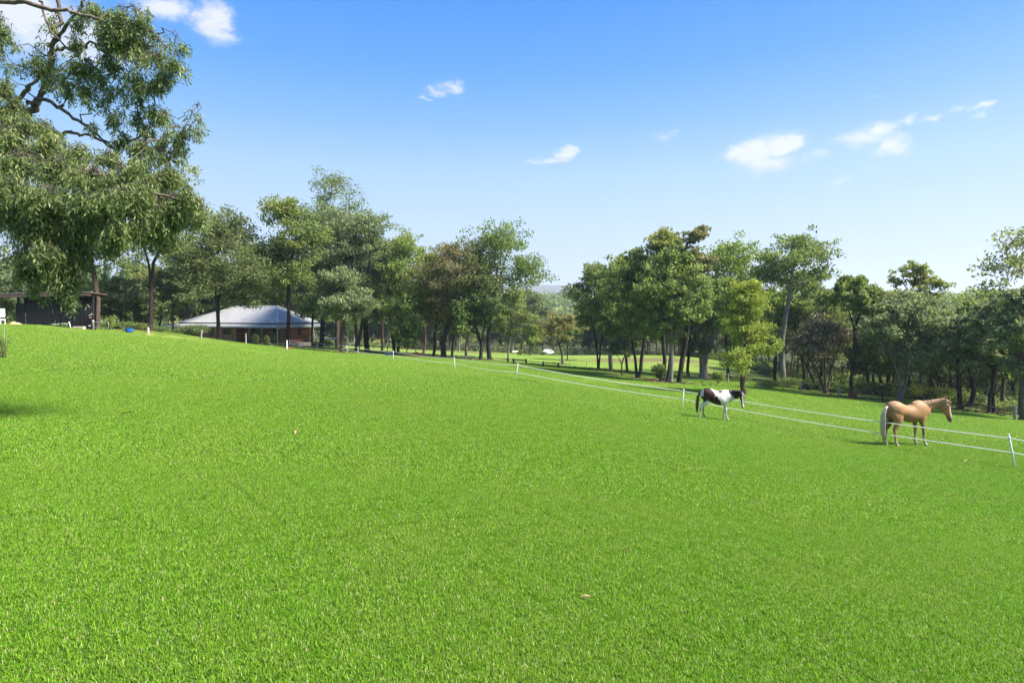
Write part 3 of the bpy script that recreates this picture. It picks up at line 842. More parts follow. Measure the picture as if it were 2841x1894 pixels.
canopy('valley_forest', 'yellow-green forest canopy filling the valley between the two groups of trees', 900, (-260, 340), (236, 430), 4.8, 'olive', 5, 64)
canopy('ridge_forest', 'blue-green forest canopy on the ridge beyond the valley', 1900, (-420, 760), (430, 770), 8.0, 'green', 6, 44)

def undergrowth(name, label, n, pxr, spread, size, pal, seed, fill):
    rng = np.random.default_rng(seed); CC = []; cv = []
    for i in range(n):
        px = rng.uniform(*pxr); Y = float(np.interp(px, _tp, _ty)) + 4 + spread * rng.uniform() ** 1.3
        x = (px - CX) / F * Y; z = H(x, Y); R = size * rng.uniform(.5, 1.3)
        v = rng.normal(size=(fill, 3)); v /= np.linalg.norm(v, axis=1)[:, None]; v[:, 2] = np.abs(v[:, 2]); v *= rng.uniform(.5, 1.05, (fill, 1))
        CC.append(np.array([x, Y, z]) + v * np.array([R, R, R * rng.uniform(.6, 1.2)])); cv.append(np.full(fill, rng.uniform(0, 1)))
    CC = np.concatenate(CC); n_ = len(CC); D = rng.normal(size=(n_, 3)); D /= np.linalg.norm(D, axis=1)[:, None]; L = rng.uniform(.7, 1.3, n_) * size * .26
    v, f = leaf_quads(rng, CC, D, L, L * .6)
    me = mesh_np(name, v, f, attrs={'rnd': ('FACE', rng.uniform(size=n_)), 'clump': ('FACE', np.clip(np.concatenate(cv), 0, 1))})
    return tag(link_mesh(name, me, LM[pal]), label, 'undergrowth', None, 'stuff')
undergrowth('undergrowth', 'tangled low undergrowth on the floor of the right-hand forest', 1300, (2080, 3200), 55, 1.25, 'green', 31, 44)
undergrowth('undergrowth', 'dark undergrowth in the forest at the far end of the paddock', 1300, (900, 2080), 70, 1.9, 'dark', 32, 36)
undergrowth('undergrowth', 'undergrowth in the wood behind the shed and house', 900, (-400, 900), 70, 1.7, 'green', 33, 36)

# bare, littered ground round the feet of the trees, and the loose leaves and bark lying there
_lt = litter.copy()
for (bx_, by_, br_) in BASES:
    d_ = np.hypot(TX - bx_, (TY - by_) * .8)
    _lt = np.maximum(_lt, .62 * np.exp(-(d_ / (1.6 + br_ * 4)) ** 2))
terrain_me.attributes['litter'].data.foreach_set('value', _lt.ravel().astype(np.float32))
def litter_bits():
    rng = np.random.default_rng(8); xs = []; ys = []
    for (bx_, by_, br_) in BASES:
        k = 130; a = rng.uniform(0, 6.28, k); q = np.abs(rng.normal(size=k)) * (1.2 + br_ * 4)
        xs.append(bx_ + np.cos(a) * q); ys.append(by_ + np.sin(a) * q)
    xs = np.concatenate(xs); ys = np.concatenate(ys); n_ = len(xs)
    D = rng.normal(size=(n_, 3)) * [1, 1, .35]; D /= np.linalg.norm(D, axis=1)[:, None]; L = rng.uniform(.12, .5, n_)
    v, f = leaf_quads(rng, np.stack([xs, ys, hnp(xs, ys) + .05], 1), D, L, L * .25)
    g = NG('bark_litter'); at = g.n('ShaderNodeAttribute', attribute_name='rnd'); m_ = g.done(g.bsdf(g.mix(at.outputs['Fac'], (.06, .04, .028), (.24, .17, .11)), .9, .1))
    tag(link_mesh('leaf_litter', mesh_np('leaf_litter', v, f, attrs={'rnd': ('FACE', rng.uniform(size=n_))}), m_), 'loose dry leaves and bark lying round the feet of the gum trees', 'leaf litter', None, 'stuff')
litter_bits()
# ------------------------------------------------------------------ the near gum tree at the left edge
def near_tree():
    rng = np.random.default_rng(21)
    def D3(px, py, Y): p = P(px, py, Y); return np.array([p.x, p.y, p.z])
    base = np.array([-14.6, 14.2, H(-14.6, 14.2)])
    t = empty('gum_tree', tuple(base))
    segs = []
    def limb(pts, r0, r1, wob=.03):
        pts = [D3(*p) if len(p) == 3 else np.array(p[0]) for p in pts]
        # smooth
        out = []
        for i in range(len(pts) - 1):
            p0 = pts[max(i - 1, 0)]; p1 = pts[i]; p2 = pts[i + 1]; p3 = pts[min(i + 2, len(pts) - 1)]
            for s in np.linspace(0, 1, 5)[:-1]:
                out.append(.5 * ((2 * p1) + (-p0 + p2) * s + (2 * p0 - 5 * p1 + 4 * p2 - p3) * s * s + (-p0 + 3 * p1 - 3 * p2 + p3) * s ** 3))
        out.append(pts[-1])
        n = len(out)
        for i in range(n - 1):
            a = r0 + (r1 - r0) * i / (n - 1); b = r0 + (r1 - r0) * (i + 1) / (n - 1)
            o = out[i + 1] + rng.normal(size=3) * wob * (i < n - 2)
            segs.append((out[i], o, a, b)); out[i + 1] = o
        return out
    nodes = []
    tr0 = limb([(list(base),), (-180, 700, 14.2), (-70, 520, 14.1), (10, 400, 14), (76, 312, 14)], .30, .10)
    nodes += tr0[6:]
    nodes += limb([(76, 312, 14), (105, 280, 14), (127, 236, 13.9), (137, 191, 13.9), (145, 140, 13.8), (163, 80, 13.8), (165, 0, 13.8), (170, -80, 13.8)], .085, .04)
    nodes += limb([(-70, 520, 14.1), (20, 330, 14.6), (60, 262, 14.6), (90, 235, 14.5), (130, 205, 14.4), (175, 190, 14.2)], .07, .03)
    nodes += limb([(-70, 60, 13.4), (0, 3, 13.2), (80, 10, 13.1), (150, 28, 13), (200, 35, 13), (240, 46, 13), (290, 60, 13), (330, 100, 13)], .065, .018)
    nodes += limb([(-180, 700, 14.2), (-140, 300, 13.8), (-70, 60, 13.4)], .2, .09)
    nodes += limb([(150, 118, 13.8), (180, 75, 13.6), (205, 45, 13.5), (235, 0, 13.4)], .05, .025)
    nodes += limb([(155, 140, 13.9), (190, 135, 13.7), (230, 128, 13.5), (262, 120, 13.4), (310, 140, 13.3), (370, 150, 13.2), (430, 95, 13.1)], .035, .012)
    nodes += limb([(262, 120, 13.4), (330, 190, 13.4), (375, 225, 13.4), (400, 280, 13.4)], .025, .012)
    nodes += limb([(76, 284, 14), (115, 278, 13.9), (160, 292, 13.7), (200, 325, 13.5), (240, 352, 13.4), (285, 388, 13.3), (312, 410, 13.2)], .05, .02)
    nodes += limb([(125, 382, 13.6), (170, 371, 13.5), (210, 370, 13.4), (250, 378, 13.3), (300, 402, 13.2), (335, 425, 13.1)], .045, .015)
    nodes += limb([(312, 410, 13.2), (360, 390, 13.1), (430, 380, 13.1), (490, 400, 13), (520, 345, 12.9), (550, 280, 12.9)], .03, .008)
    nodes += limb([(110, 3, 13.3), (130, 60, 13.3), (165, 110, 13.4), (220, 160, 13.5), (235, 190, 13.5)], .03, .012)
    nodes += limb([(430, 290, 13.3), (465, 318, 13.2), (495, 325, 13.2), (520, 310, 13.2), (540, 285, 13.2)], .010, .006)
    nodes += limb([(10, 400, 14), (90, 430, 13), (200, 470, 12.4), (320, 500, 12.2), (430, 540, 12.4), (540, 560, 12.6)], .09, .02)
    nodes += limb([(-70, 520, 14.1), (40, 560, 12.8), (120, 620, 12.3), (180, 700, 12.2), (210, 790, 12.2)], .08, .015)
    nodes += limb([(200, 470, 12.4), (270, 560, 12.2), (310, 640, 12.2)], .04, .012)
    # foliage blobs: px, py, half widths, distance, amount, freshness
    B = [
     (300, 55, 85, 48, 13.2, 1.0, .45), (370, 30, 50, 40, 13.0, 1.0, .5), (335, 95, 60, 38, 13.1, 1.1, .2), (230, 60, 35, 25, 13.3, .5, .8), (260, 25, 50, 30, 13.3, .6, .5),
     (400, 85, 32, 30, 13.0, .6, .8), (150, 60, 30, 30, 13.8, .4, .8), (210, 105, 42, 28, 13.6, .75, .2), (140, 130, 40, 20, 13.8, .35, .8),
     (485, 105, 30, 30, 12.9, .6, .7), (490, 160, 30, 45, 12.9, .85, .6), (455, 205, 40, 40, 13.0, .8, .6), (440, 130, 34, 24, 13.1, .45, .5), (395, 130, 40, 30, 13.1, .6, .2),
     (90, 160, 45, 30, 13.8, .55, .1), (60, 140, 30, 18, 13.8, .3, .2), (50, 185, 30, 22, 13.7, .35, .2), (140, 175, 42, 30, 13.8, .6, .2), (190, 195, 45, 40, 13.5, .9, .3),
     (245, 175, 50, 38, 13.4, .9, .5), (300, 160, 42, 30, 13.3, .8, .7), (340, 195, 30, 30, 13.3, .5, .3), (185, 245, 30, 32, 13.6, .7, .1), (240, 235, 42, 32, 13.4, .8, .1),
     (390, 195, 32, 46, 13.2, .85, .4), (420, 245, 38, 36, 13.1, .8, .5), (290, 225, 34, 26, 13.4, .7, .1), (260, 275, 36, 18, 13.3, .5, .1), (395, 285, 22, 28, 13.2, .6, .1), (310, 245, 20, 40, 13.3, .5, .1),
     (300, 290, 26, 22, 13.3, .4, .6), (320, 320, 34, 28, 13.2, .6, .5), (265, 345, 30, 20, 13.2, .35, .3), (440, 320, 32, 34, 13.1, .9, .4), (420, 355, 32, 24, 13.1, .75, .1),
     (545, 300, 24, 24, 12.9, .25, .7), (550, 335, 26, 30, 12.9, .45, .7), (525, 365, 26, 20, 12.9, .4, .3), (500, 400, 34, 36, 12.9, .85, .1), (460, 430, 36, 34, 12.9, 1.0, .1), (400, 395, 50, 30, 13.0, 1.0, .3),
     (340, 378, 46, 22, 13.1, .9, .2), (450, 385, 30, 24, 13.0, .8, .2), (505, 440, 18, 16, 12.8, .3, .1),
     (8, 70, 26, 46, 13.6, .9, .3), (12, 110, 26, 36, 13.6, .6, .2), (-40, 130, 60, 80, 13.6, 1, .3), (20, 235, 36, 46, 13.4, 1.1, .6), (10, 290, 50, 48, 13.3, 1.1, .5), (60, 310, 36, 38, 13.5, .9, .3),
     (-60, 330, 80, 90, 13.3, 1.5, .4), (30, 180, 20, 20, 13.4, .3, .3),
     (60, 375, 75, 40, 12.9, 1.6, .7), (150, 400, 72, 34, 12.7, 1.5, .9), (230, 420, 60, 32, 12.6, 1.4, .8), (300, 430, 50, 30, 12.6, 1.3, .5), (50, 440, 90, 45, 12.2, 1.9, .45), (150, 460, 80, 42, 12.2, 1.9, .5),
     (250, 480, 80, 42, 12.1, 1.9, .5), (340, 470, 60, 40, 12.3, 1.6, .6), (385, 440, 46, 28, 12.6, 1.1, .9), (40, 520, 90, 50, 12.0, 2.0, .3), (140, 540, 80, 48, 12.0, 2.0, .35), (240, 550, 80, 46, 12.0, 2.0, .35),
     (340, 545, 70, 46, 12.1, 1.9, .4), (400, 520, 46, 44, 12.3, 1.5, .6), (40, 600, 75, 50, 12.1, 1.9, .15), (120, 620, 70, 50, 12.0, 2.0, .2), (210, 620, 60, 48, 12.1, 1.9, .2), (300, 620, 62, 44, 12.1, 1.9, .25),
     (380, 600, 50, 44, 12.3, 1.6, .4), (75, 690, 55, 46, 12.1, 1.7, .15), (140, 700, 60, 50, 12.1, 1.9, .15), (215, 695, 46, 48, 12.2, 1.7, .15), (325, 690, 42, 36, 12.2, 1.5, .3), (90, 755, 42, 36, 12.1, 1.4, .2),
     (160, 765, 50, 40, 12.1, 1.6, .15), (215, 765, 34, 30, 12.2, 1.1, .3), (345, 735, 22, 24, 12.3, .6, .6), (85, 800, 24, 20, 12.1, .6, .5), (120, 815, 16, 14, 12.1, .25, .8), (180, 815, 36, 28, 12.1, 1.0, .3), (180, 846, 22, 16, 12.1, .45, .5), (300, 740, 16, 16, 12.3, .3, .5), (-60, 500, 90, 140, 12.6, 2.0, .3),
     (450, 500, 40, 40, 12.6, 1.2, .3), (480, 545, 44, 42, 12.6, 1.4, .3), (530, 540, 34, 36, 12.6, 1.0, .5), (560, 560, 26, 34, 12.6, .7, .8), (440, 590, 44, 40, 12.6, 1.3, .2), (500, 600, 40, 26, 12.6, 1.0, .2),
     (450, 645, 30, 28, 12.6, .7, .5), (480, 655, 22, 16, 12.6, .35, .6), (415, 660, 24, 34, 12.7, .6, .4), (585, 585, 14, 14, 12.6, .2, .6),
    ]
    B += [(350, 60, 60, 40, 13.1, .9, .3), (300, 110, 50, 34, 13.2, .9, .2), (430, 170, 34, 40, 13.0, .8, .5), (370, 140, 40, 34, 13.1, .7, .3), (350, 235, 34, 34, 13.2, .8, .2), (370, 320, 36, 34, 13.1, .8, .3),
          (480, 360, 28, 30, 12.9, .6, .4), (160, 215, 40, 30, 13.7, .7, .2), (110, 190, 34, 26, 13.8, .5, .2), (215, 30, 40, 26, 13.4, .5, .6), (420, 300, 30, 30, 13.1, .7, .4), (30, 350, 60, 40, 13.0, 1.6, .5),
          (120, 350, 50, 30, 13.1, 1.0, .8), (560, 580, 26, 24, 12.6, .5, .5), (520, 610, 26, 22, 12.6, .5, .3), (470, 480, 34, 34, 12.7, 1.1, .3)]
    CC = []; DD = []; LL = []; WW = []; cv = []
    N_ = np.array(nodes)
    for (px, py, rx, ry, Y, am, fr) in B:
        if px < -120: continue
        c = D3(px, py, Y); s = Y / F
        R = np.array([rx * s, min(rx, ry) * s * 1.15, ry * s])
        nsub = max(2, int(math.sqrt(rx * ry) / 11)); subs = []
        for _ in range(nsub):
            v = rng.normal(size=3); v /= np.linalg.norm(v); subs.append(v * rng.uniform(.2, .85))
        nspray = int(am * (rx * ry) / (36.0 if am < 1.3 else 46.0)) + 2
        # twig from the nearest limb to the blob
        d = np.linalg.norm(N_ - (c + [0, 0, R[2] * .5]), axis=1); j = int(np.argmin(d)); a = N_[j]
        prev = a; tp = c + np.array([0, 0, R[2] * .35])
        for k in range(1, 5):
            tt = k / 4; q = a + (tp - a) * tt + rng.normal(size=3) * .05 + np.array([0, 0, .12 * d[j] * 4 * tt * (1 - tt) * .3])
            segs.append((prev, q, .016 * (1.25 - tt * .6), .014 * (1.15 - tt * .6))); prev = q
        for _ in range(nspray):
            v = rng.normal(size=3); v /= np.linalg.norm(v); v *= rng.uniform(0, 1) ** .45 * (.46 if am < 1.3 else .62); v = v + subs[rng.integers(0, nsub)]
            o = c + v * R
            if rng.uniform() < .35: segs.append((tp + rng.normal(size=3) * .05, o, .006, .004))
            ln = rng.uniform(.25, .6) * min(1.0, R[2] * 1.6 + .15)
            dr = np.array([rng.normal() * .3 + (v[0]) * .25, rng.normal() * .3, -1.0]); dr /= np.linalg.norm(dr)
            m = int(rng.integers(13, 22))
            tt = rng.uniform(0, 1, m)
            pos = o + dr * (tt[:, None] * ln) + rng.normal(size=(m, 3)) * .045
            dv = dr * .9 + rng.normal(size=(m, 3)) * .58 + np.array([0.10, 0, -.2]); dv /= np.linalg.norm(dv, axis=1)[:, None]
            L = rng.uniform(.07, .145, m)
            CC.append(pos + dv * L[:, None] * .5); DD.append(dv); LL.append(L); WW.append(L * rng.uniform(.17, .26, m))
            cv.append(np.clip(rng.normal(size=m) * .12 + fr * .55 + rng.uniform(-.15, .25), 0, 1))
            if rng.uniform() < .3: segs.append((o, o + dr * ln, .004, .002))
    tv, tf = tube_segments(segs, 4)
    tv = tv - base
    a = link_mesh('trunk', mesh_np('trunk', tv, tf, smooth=True), BM['near'], t)
    CC = np.concatenate(CC); DD = np.concatenate(DD); LL = np.concatenate(LL); WW = np.concatenate(WW); cv = np.concatenate(cv)
    v, f = leaf_quads(rng, CC - base, DD, LL, WW)
    b = link_mesh('crown', mesh_np('crown', v, f, attrs={'rnd': ('FACE', rng.uniform(size=len(f))), 'clump': ('FACE', cv)}), LM['near'], t)
    tag(t, 'large weeping gum tree overhanging the left edge of the lawn', 'tree')
LM['near'] = leaf_mat('leaf_near', (.090, .125, .048), (.215, .255, .088), (.350, .350, .095), .42, .42)
BM['near'] = bark('bark_near', (.10, .075, .06), (.24, .19, .16))
near_tree()
# ------------------------------------------------------------------ grass blades near the camera (nobody could count them)
g = NG('grass_blade')
geo = g.n('ShaderNodeNewGeometry')
c = grass_color(g, geo.outputs['Position'])
at = g.n('ShaderNodeAttribute', attribute_name='rnd')
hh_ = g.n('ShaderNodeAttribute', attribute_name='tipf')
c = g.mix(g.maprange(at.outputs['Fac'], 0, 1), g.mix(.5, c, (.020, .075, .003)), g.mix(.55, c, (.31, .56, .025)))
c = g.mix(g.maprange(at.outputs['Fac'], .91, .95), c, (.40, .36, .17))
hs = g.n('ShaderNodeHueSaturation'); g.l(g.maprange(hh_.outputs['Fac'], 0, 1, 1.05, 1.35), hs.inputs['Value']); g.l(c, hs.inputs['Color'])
b = g.bsdf(hs.outputs[0], .5, .2)
tr_ = g.n('ShaderNodeBsdfTranslucent'); g.l(hs.outputs[0], tr_.inputs['Color'])
ms = g.n('ShaderNodeMixShader'); ms.inputs[0].default_value = .45
g.l(b.outputs[0], ms.inputs[1]); g.l(tr_.outputs[0], ms.inputs[2]); g.l(ms.outputs[0], g.out.inputs['Surface'])
M_blade = g.m

def grass_patch(name, size, n, ln, wd, seed):
    rng = np.random.default_rng(seed)
    x = rng.uniform(-size / 2, size / 2, n); y = rng.uniform(-size / 2, size / 2, n)
    a = rng.uniform(0, 2 * math.pi, n)
    L = ln * rng.uniform(.5, 1.35, n); W = wd * rng.uniform(.7, 1.3, n)
    lean = np.abs(rng.normal(.75, .45, n)); lean = np.clip(lean, .05, 1.45)
    d = np.stack([np.cos(a) * np.sin(lean * .7), np.sin(a) * np.sin(lean * .7), np.cos(lean * .7)], 1)
    d2 = np.stack([np.cos(a) * np.sin(lean), np.sin(a) * np.sin(lean), np.cos(lean) * .8], 1)
    b = a + rng.normal(math.pi / 2, .5, n)
    s = np.stack([np.cos(b), np.sin(b), np.zeros(n)], 1) * W[:, None] * .5
    p0 = np.stack([x, y, np.full(n, -.008)], 1); p1 = p0 + d * L[:, None] * .55; p2 = p1 + d2 * L[:, None] * .5
    v = np.stack([p0 - s, p0 + s, p1 + s * .9, p1 - s * .9, p2], 1).reshape(-1, 3)
    k = np.arange(n)[:, None] * 5
    tri = np.concatenate([k + [[0, 1, 2]], k + [[0, 2, 3]], k + [[3, 2, 4]]], 1).reshape(-1, 3)
    tip = np.tile([0, 0, .7, .7, 1.0], n)
    me = mesh_np(name, v, tri, attrs={'rnd': ('FACE', np.repeat(rng.uniform(size=n), 3)), 'tipf': ('POINT', tip)})
    me.materials.append(M_blade)
    return bpy.data.objects.new(name, me)

def scatter(name, label, src, pts, rots, scl):
    me = bpy.data.meshes.new(name)
    me.vertices.add(len(pts)); me.vertices.foreach_set('co', np.asarray(pts, np.float32).ravel())
    a = me.attributes.new('rot', 'FLOAT_VECTOR', 'POINT'); a.data.foreach_set('vector', np.asarray(rots, np.float32).ravel())
    a = me.attributes.new('scl', 'FLOAT', 'POINT'); a.data.foreach_set('value', np.asarray(scl, np.float32))
    me.update()
    o = link_mesh(name, me)
    ng = bpy.data.node_groups.new(name, 'GeometryNodeTree')
    ng.interface.new_socket('Geometry', in_out='INPUT', socket_type='NodeSocketGeometry')
    ng.interface.new_socket('Geometry', in_out='OUTPUT', socket_type='NodeSocketGeometry')
    ni = ng.nodes.new('NodeGroupInput'); no = ng.nodes.new('NodeGroupOutput')
    oi = ng.nodes.new('GeometryNodeObjectInfo'); oi.inputs['Object'].default_value = src; oi.inputs['As Instance'].default_value = True
    ip = ng.nodes.new('GeometryNodeInstanceOnPoints')
    ra = ng.nodes.new('GeometryNodeInputNamedAttribute'); ra.data_type = 'FLOAT_VECTOR'; ra.inputs['Name'].default_value = 'rot'
    sa = ng.nodes.new('GeometryNodeInputNamedAttribute'); sa.data_type = 'FLOAT'; sa.inputs['Name'].default_value = 'scl'
    ng.links.new(ni.outputs[0], ip.inputs['Points']); ng.links.new(oi.outputs['Geometry'], ip.inputs['Instance'])
    e2r = ng.nodes.new('FunctionNodeEulerToRotation'); ng.links.new(ra.outputs[0], e2r.inputs[0]); ng.links.new(e2r.outputs[0], ip.inputs['Rotation'])
    ng.links.new(sa.outputs[0], ip.inputs['Scale']); ng.links.new(ip.outputs[0], no.inputs[0])
    m = o.modifiers.new('scatter', 'NODES'); m.node_group = ng
    return tag(o, label, 'grass', None, 'stuff')

def grass_ring(name, y0, y1, size, n, ln, wd, seed, step=None):
    step = step or size
    rng = np.random.default_rng(seed)
    pts = []; rots = []; sc = []
    ys = np.arange(y0, y1, step)
    for y in ys:
        w = y * .90 + 1.2
        for x in np.arange(-w, w, step):
            pts.append((x + rng.uniform(-.12, .12) * step, y + rng.uniform(-.12, .12) * step))
    pts = np.array(pts); z = hnp(pts[:, 0], pts[:, 1])
    # follow the bumpy sheet: same formula as the mesh
    bz = np.array([mnoise.noise(Vector((x * .22 + 3, y * .22 - 3, 3 * .37))) * .05 + mnoise.noise(Vector((x * .7 + 9, y * .7 - 9, 9 * .37))) * .012 for x, y in pts])
    r = np.hypot(pts[:, 0], pts[:, 1])
    z = z + bz * np.clip(1.4 - r / 140, 0, 1)
    z = z + .008
    e = .3
    gx = (hnp(pts[:, 0] + e, pts[:, 1]) - hnp(pts[:, 0] - e, pts[:, 1])) / (2 * e)
    gy = (hnp(pts[:, 0], pts[:, 1] + e) - hnp(pts[:, 0], pts[:, 1] - e)) / (2 * e)
    for i in range(len(pts)):
        nrm = Vector((-gx[i], -gy[i], 1)).normalized()
        q = nrm.to_track_quat('Z', 'Y') @ Euler((0, 0, rng.integers(0, 4) * math.pi / 2 + rng.uniform(-.2, .2))).to_quaternion()
        rots.append(tuple(q.to_euler()))
    sc = rng.uniform(.95, 1.2, len(pts))
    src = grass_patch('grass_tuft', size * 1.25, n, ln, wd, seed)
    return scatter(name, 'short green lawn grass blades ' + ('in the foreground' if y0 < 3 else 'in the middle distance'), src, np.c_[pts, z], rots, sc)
grass_ring('lawn_grass', 1.4, 9.0, .5, 4600, .031, .0042, 1)
grass_ring('lawn_grass', 9.0, 22.0, 1.0, 6200, .035, .0085, 2)
grass_ring("lawn_grass", 22.0, 34.0, 2.0, 5200, .042, .016, 3)
grass_ring("lawn_grass", 34.0, 50.0, 2.0, 3200, .042, .022, 4)
grass_ring("lawn_grass", 50.0, 80.0, 3.0, 3000, .042, .03, 5)

# fallen gum leaves and bits of bark on the lawn, where the photograph shows them
g = NG('dry_leaf'); oi = g.n('ShaderNodeObjectInfo')
M_dry = g.done(g.bsdf(g.mix(oi.outputs['Random'], (.20, .09, .045), (.34, .23, .11)), .6, .3))
def fallen_leaf(px, py, L, label):
    Y = ground_y(px, py); p = P(px, py, Y)
    b = MB(); n = 7
    vs = []; fs = []
    for i in range(n):
        t = i / (n - 1); w = math.sin(math.pi * min(1, t * .96 + .02)) * L * .13
        x = (t - .5) * L; zc = .012 + .12 * L * math.sin(math.pi * t)
        vs += [(x, -w, zc + w * .5), (x, 0, zc), (x, w, zc + w * .5)]
    for i in range(n - 1):
        for k in (0, 1): fs.append((i * 3 + k, i * 3 + 3 + k, i * 3 + 4 + k, i * 3 + 1 + k))
    b.add(vs, fs)
    o = b.build('fallen_leaf', M_dry); o.location = (p.x, p.y, p.z + .02); o.rotation_euler = (random.uniform(-.2, .2), random.uniform(-.2, .2), random.uniform(0, 3))
    tag(o, label, 'leaf', 'dry leaves lying on the lawn')
for (px, py, L, lb) in ((349, 1153, .32, 'dry brown leaf on the lawn, farthest left one below the blue tub'), (823, 1205, .3, 'dark leaf lying on the middle of the lawn below the brick house'),
      (830, 1713, .13, 'curled tan leaf near the bottom left of the lawn'), (146, 1686, .10, 'reddish leaf low at the left of the lawn'), (264, 1703, .06, 'small orange leaf in the bottom left corner'),
      (309, 1755, .06, 'pale leaf scrap in the bottom left corner, right of the orange leaf'), (1735, 1535, .1, 'tan leaf right of centre on the lawn'), (1845, 1535, .12, 'small buff leaf right of centre of the lawn, below the white fence post'),
      (2680, 1282, .22, 'orange bark strip on the grass left of the rightmost fence post'), (1335, 1405, .1, 'dark leaf at the centre of the lawn'), (1882, 1748, .12, 'dark brown leaf low on the right half of the lawn'),
      (654, 1575, .1, 'brown leaf low on the left half of the lawn'), (1050, 1545, .1, 'brown leaf low left of the middle of the lawn'), (2800, 1600, .1, 'dry leaf at the right edge of the lawn'),
      (1625, 1665, .1, 'dark leaf scrap low in the middle of the lawn'), (1680, 1393, .09, 'pale leaf in the middle of the lawn below the horses')):
    fallen_leaf(px, py, L, lb)
# ------------------------------------------------------------------ plain materials
M_white = simple_mat('white_plastic', (.78, .78, .76), .45, .4, var=.08)
g = NG('white_tape'); _b = g.bsdf((.84, .82, .76), .7, .1); _t = g.n('ShaderNodeBsdfTranslucent'); _t.inputs['Color'].default_value = (.84, .82, .76, 1)
_m = g.n('ShaderNodeMixShader'); _m.inputs[0].default_value = .35; g.l(_b.outputs[0], _m.inputs[1]); g.l(_t.outputs[0], _m.inputs[2]); g.l(_m.outputs[0], g.out.inputs['Surface']); M_tape = g.m
M_weather = simple_mat('weathered_wood', (.26, .235, .205), .9, .1, var=.4, scale=5, bstr=.5, stretch=(4, 4, .5))
M_darkwood = simple_mat('dark_timber', (.022, .018, .016), .85, .15, var=.5, scale=5, bstr=.5, stretch=(4, 4, .5))
M_metal = simple_mat('galvanised_pipe', (.42, .43, .42), .45, .5, .7, var=.15)
M_blacksteel = simple_mat('black_steel', (.02, .02, .022), .5, .4)
M_rust = simple_mat('rusty_steel', (.16, .055, .03), .85, .2, var=.5, scale=4)
M_blue = simple_mat('blue_plastic', (.010, .105, .36), .4, .4, var=.15)
M_darkblue = simple_mat('dark_blue_plastic', (.012, .035, .12), .45, .4, var=.15)
M_glass = simple_mat('window_glass', (.012, .014, .017), .06, .6, var=.1)
M_cream = simple_mat('cream_block', (.50, .42, .30), .8, .2, var=.12)
M_straw = simple_mat('straw', (.46, .33, .17), .95, .1, var=.4, scale=9, bstr=.9)
M_mulch = simple_mat('mulch', (.10, .045, .028), .95, .1, var=.5, scale=7, bstr=1)
M_stone = simple_mat('garden_stone', (.38, .35, .31), .85, .2, var=.3)

# ------------------------------------------------------------------ white electric fence
fence_root = empty('electric_fence', G(1432, 36))
tag(fence_root, 'white two-tape electric fence on thin white posts running across the lawn', 'fence')
FL = fence_root.location
def on_ground(px, py, Y, h):
    """foot and head of a post whose foot is at this pixel"""
    x = (px - CX) / F * Y
    return Vector((x, Y, H(x, Y)))
posts = []
post_px = [(2817, 2799, 17.9, 1.0), (1894, 1897, 31.7, 1.0), (1432, 1437, 36, 1.0), (1263, 1260, 51, .99), (1092, 1091, 61, 1.0), (963, 962, 74, 1.0), (883, 880, 77, 1.0), (801, 804, 75, 1.0)]
gx_ = 3500; off_post = (Vector((19.5, 8.5, H(19.5, 8.5))), Vector((19.4, 8.5, H(19.5, 8.5) + 1.0)))
tops = [off_post]
for (fx, tx, Y, h) in post_px:
    a = on_ground(fx, 0, Y, h); b = Vector(((tx - CX) / F * Y, Y, a.z + h)); tops.append((a, b))
for i, (a, b) in enumerate(tops):
    m = MB(); r = .023
    m.tube([a - FL - Vector((0, 0, .1)), a - FL + (b - a) * .5, b - FL], [r, r, r * .9], 8)
    m.tube([b - FL, b - FL + Vector((0, 0, .03))], [r * 1.3, r * .6], 8)
    po = m.build('post', M_white, fence_root, smooth=True)
    k = MB()
    for t in (.90, .47):
        c_ = a + (b - a) * t - FL
        k.box((c_.x - .02, c_.y - .035, c_.z - .025), (c_.x + .02, c_.y - .015, c_.z + .025))
    k.build('clip', M_white, po)
def tape(frac, name_h):
    m = MB(); w = .024
    for i in range(len(tops) - 1):
        (a0, b0), (a1, b1) = tops[i], tops[i + 1]
        p = a0 + (b0 - a0) * frac; q = a1 + (b1 - a1) * frac
        if i == 0: pass
        n = 14; L = (q - p).length
        sag = .004 * L + .05
        pts = [p + (q - p) * (k / n) - Vector((0, 0, 4 * sag * (k / n) * (1 - k / n))) - Vector((0, .02, 0)) - FL for k in range(n + 1)]
        m.tube(pts, w * .72, 6, cap=False)
    m.build('tape', M_tape, fence_root)
tape(.90, 'upper'); tape(.47, 'lower')
# grass tuft at the foot of the post by the bend
def tuft(name, px, Y, n, L, rx, label, seed=3, col=(.05, .16, .015), cat='grass tuft'):
    rng = np.random.default_rng(seed)
    c0 = G(px, Y)
    x = rng.normal(size=n) * rx; y = rng.normal(size=n) * rx * .6
    a = rng.uniform(0, 6.28, n); le = rng.uniform(.2, 1.0, n)
    D = np.stack([np.cos(a) * np.sin(le), np.sin(a) * np.sin(le), np.cos(le)], 1); Ls = L * rng.uniform(.5, 1.2, n)
    zz = hnp(x + c0.x, y + c0.y) - c0.z
    v, f = leaf_quads(rng, np.stack([x, y, zz + Ls * .35], 1), D, Ls, Ls * .12)
    g2 = NG(name); at = g2.n('ShaderNodeAttribute', attribute_name='rnd')
    mt = g2.done(g2.bsdf(g2.mix(at.outputs['Fac'], tuple(q * .6 for q in col), tuple(q * 1.5 for q in col)), .6, .3))
    o = link_mesh(name, mesh_np(name, v, f, attrs={'rnd': ('FACE', rng.uniform(size=len(f)))}), mt); o.location = c0
    tag(o, label, cat)
tuft('grass_tuft', 1445, 35.6, 420, .16, .55, 'darker tuft of grass at the foot of the white post where the fence bends')

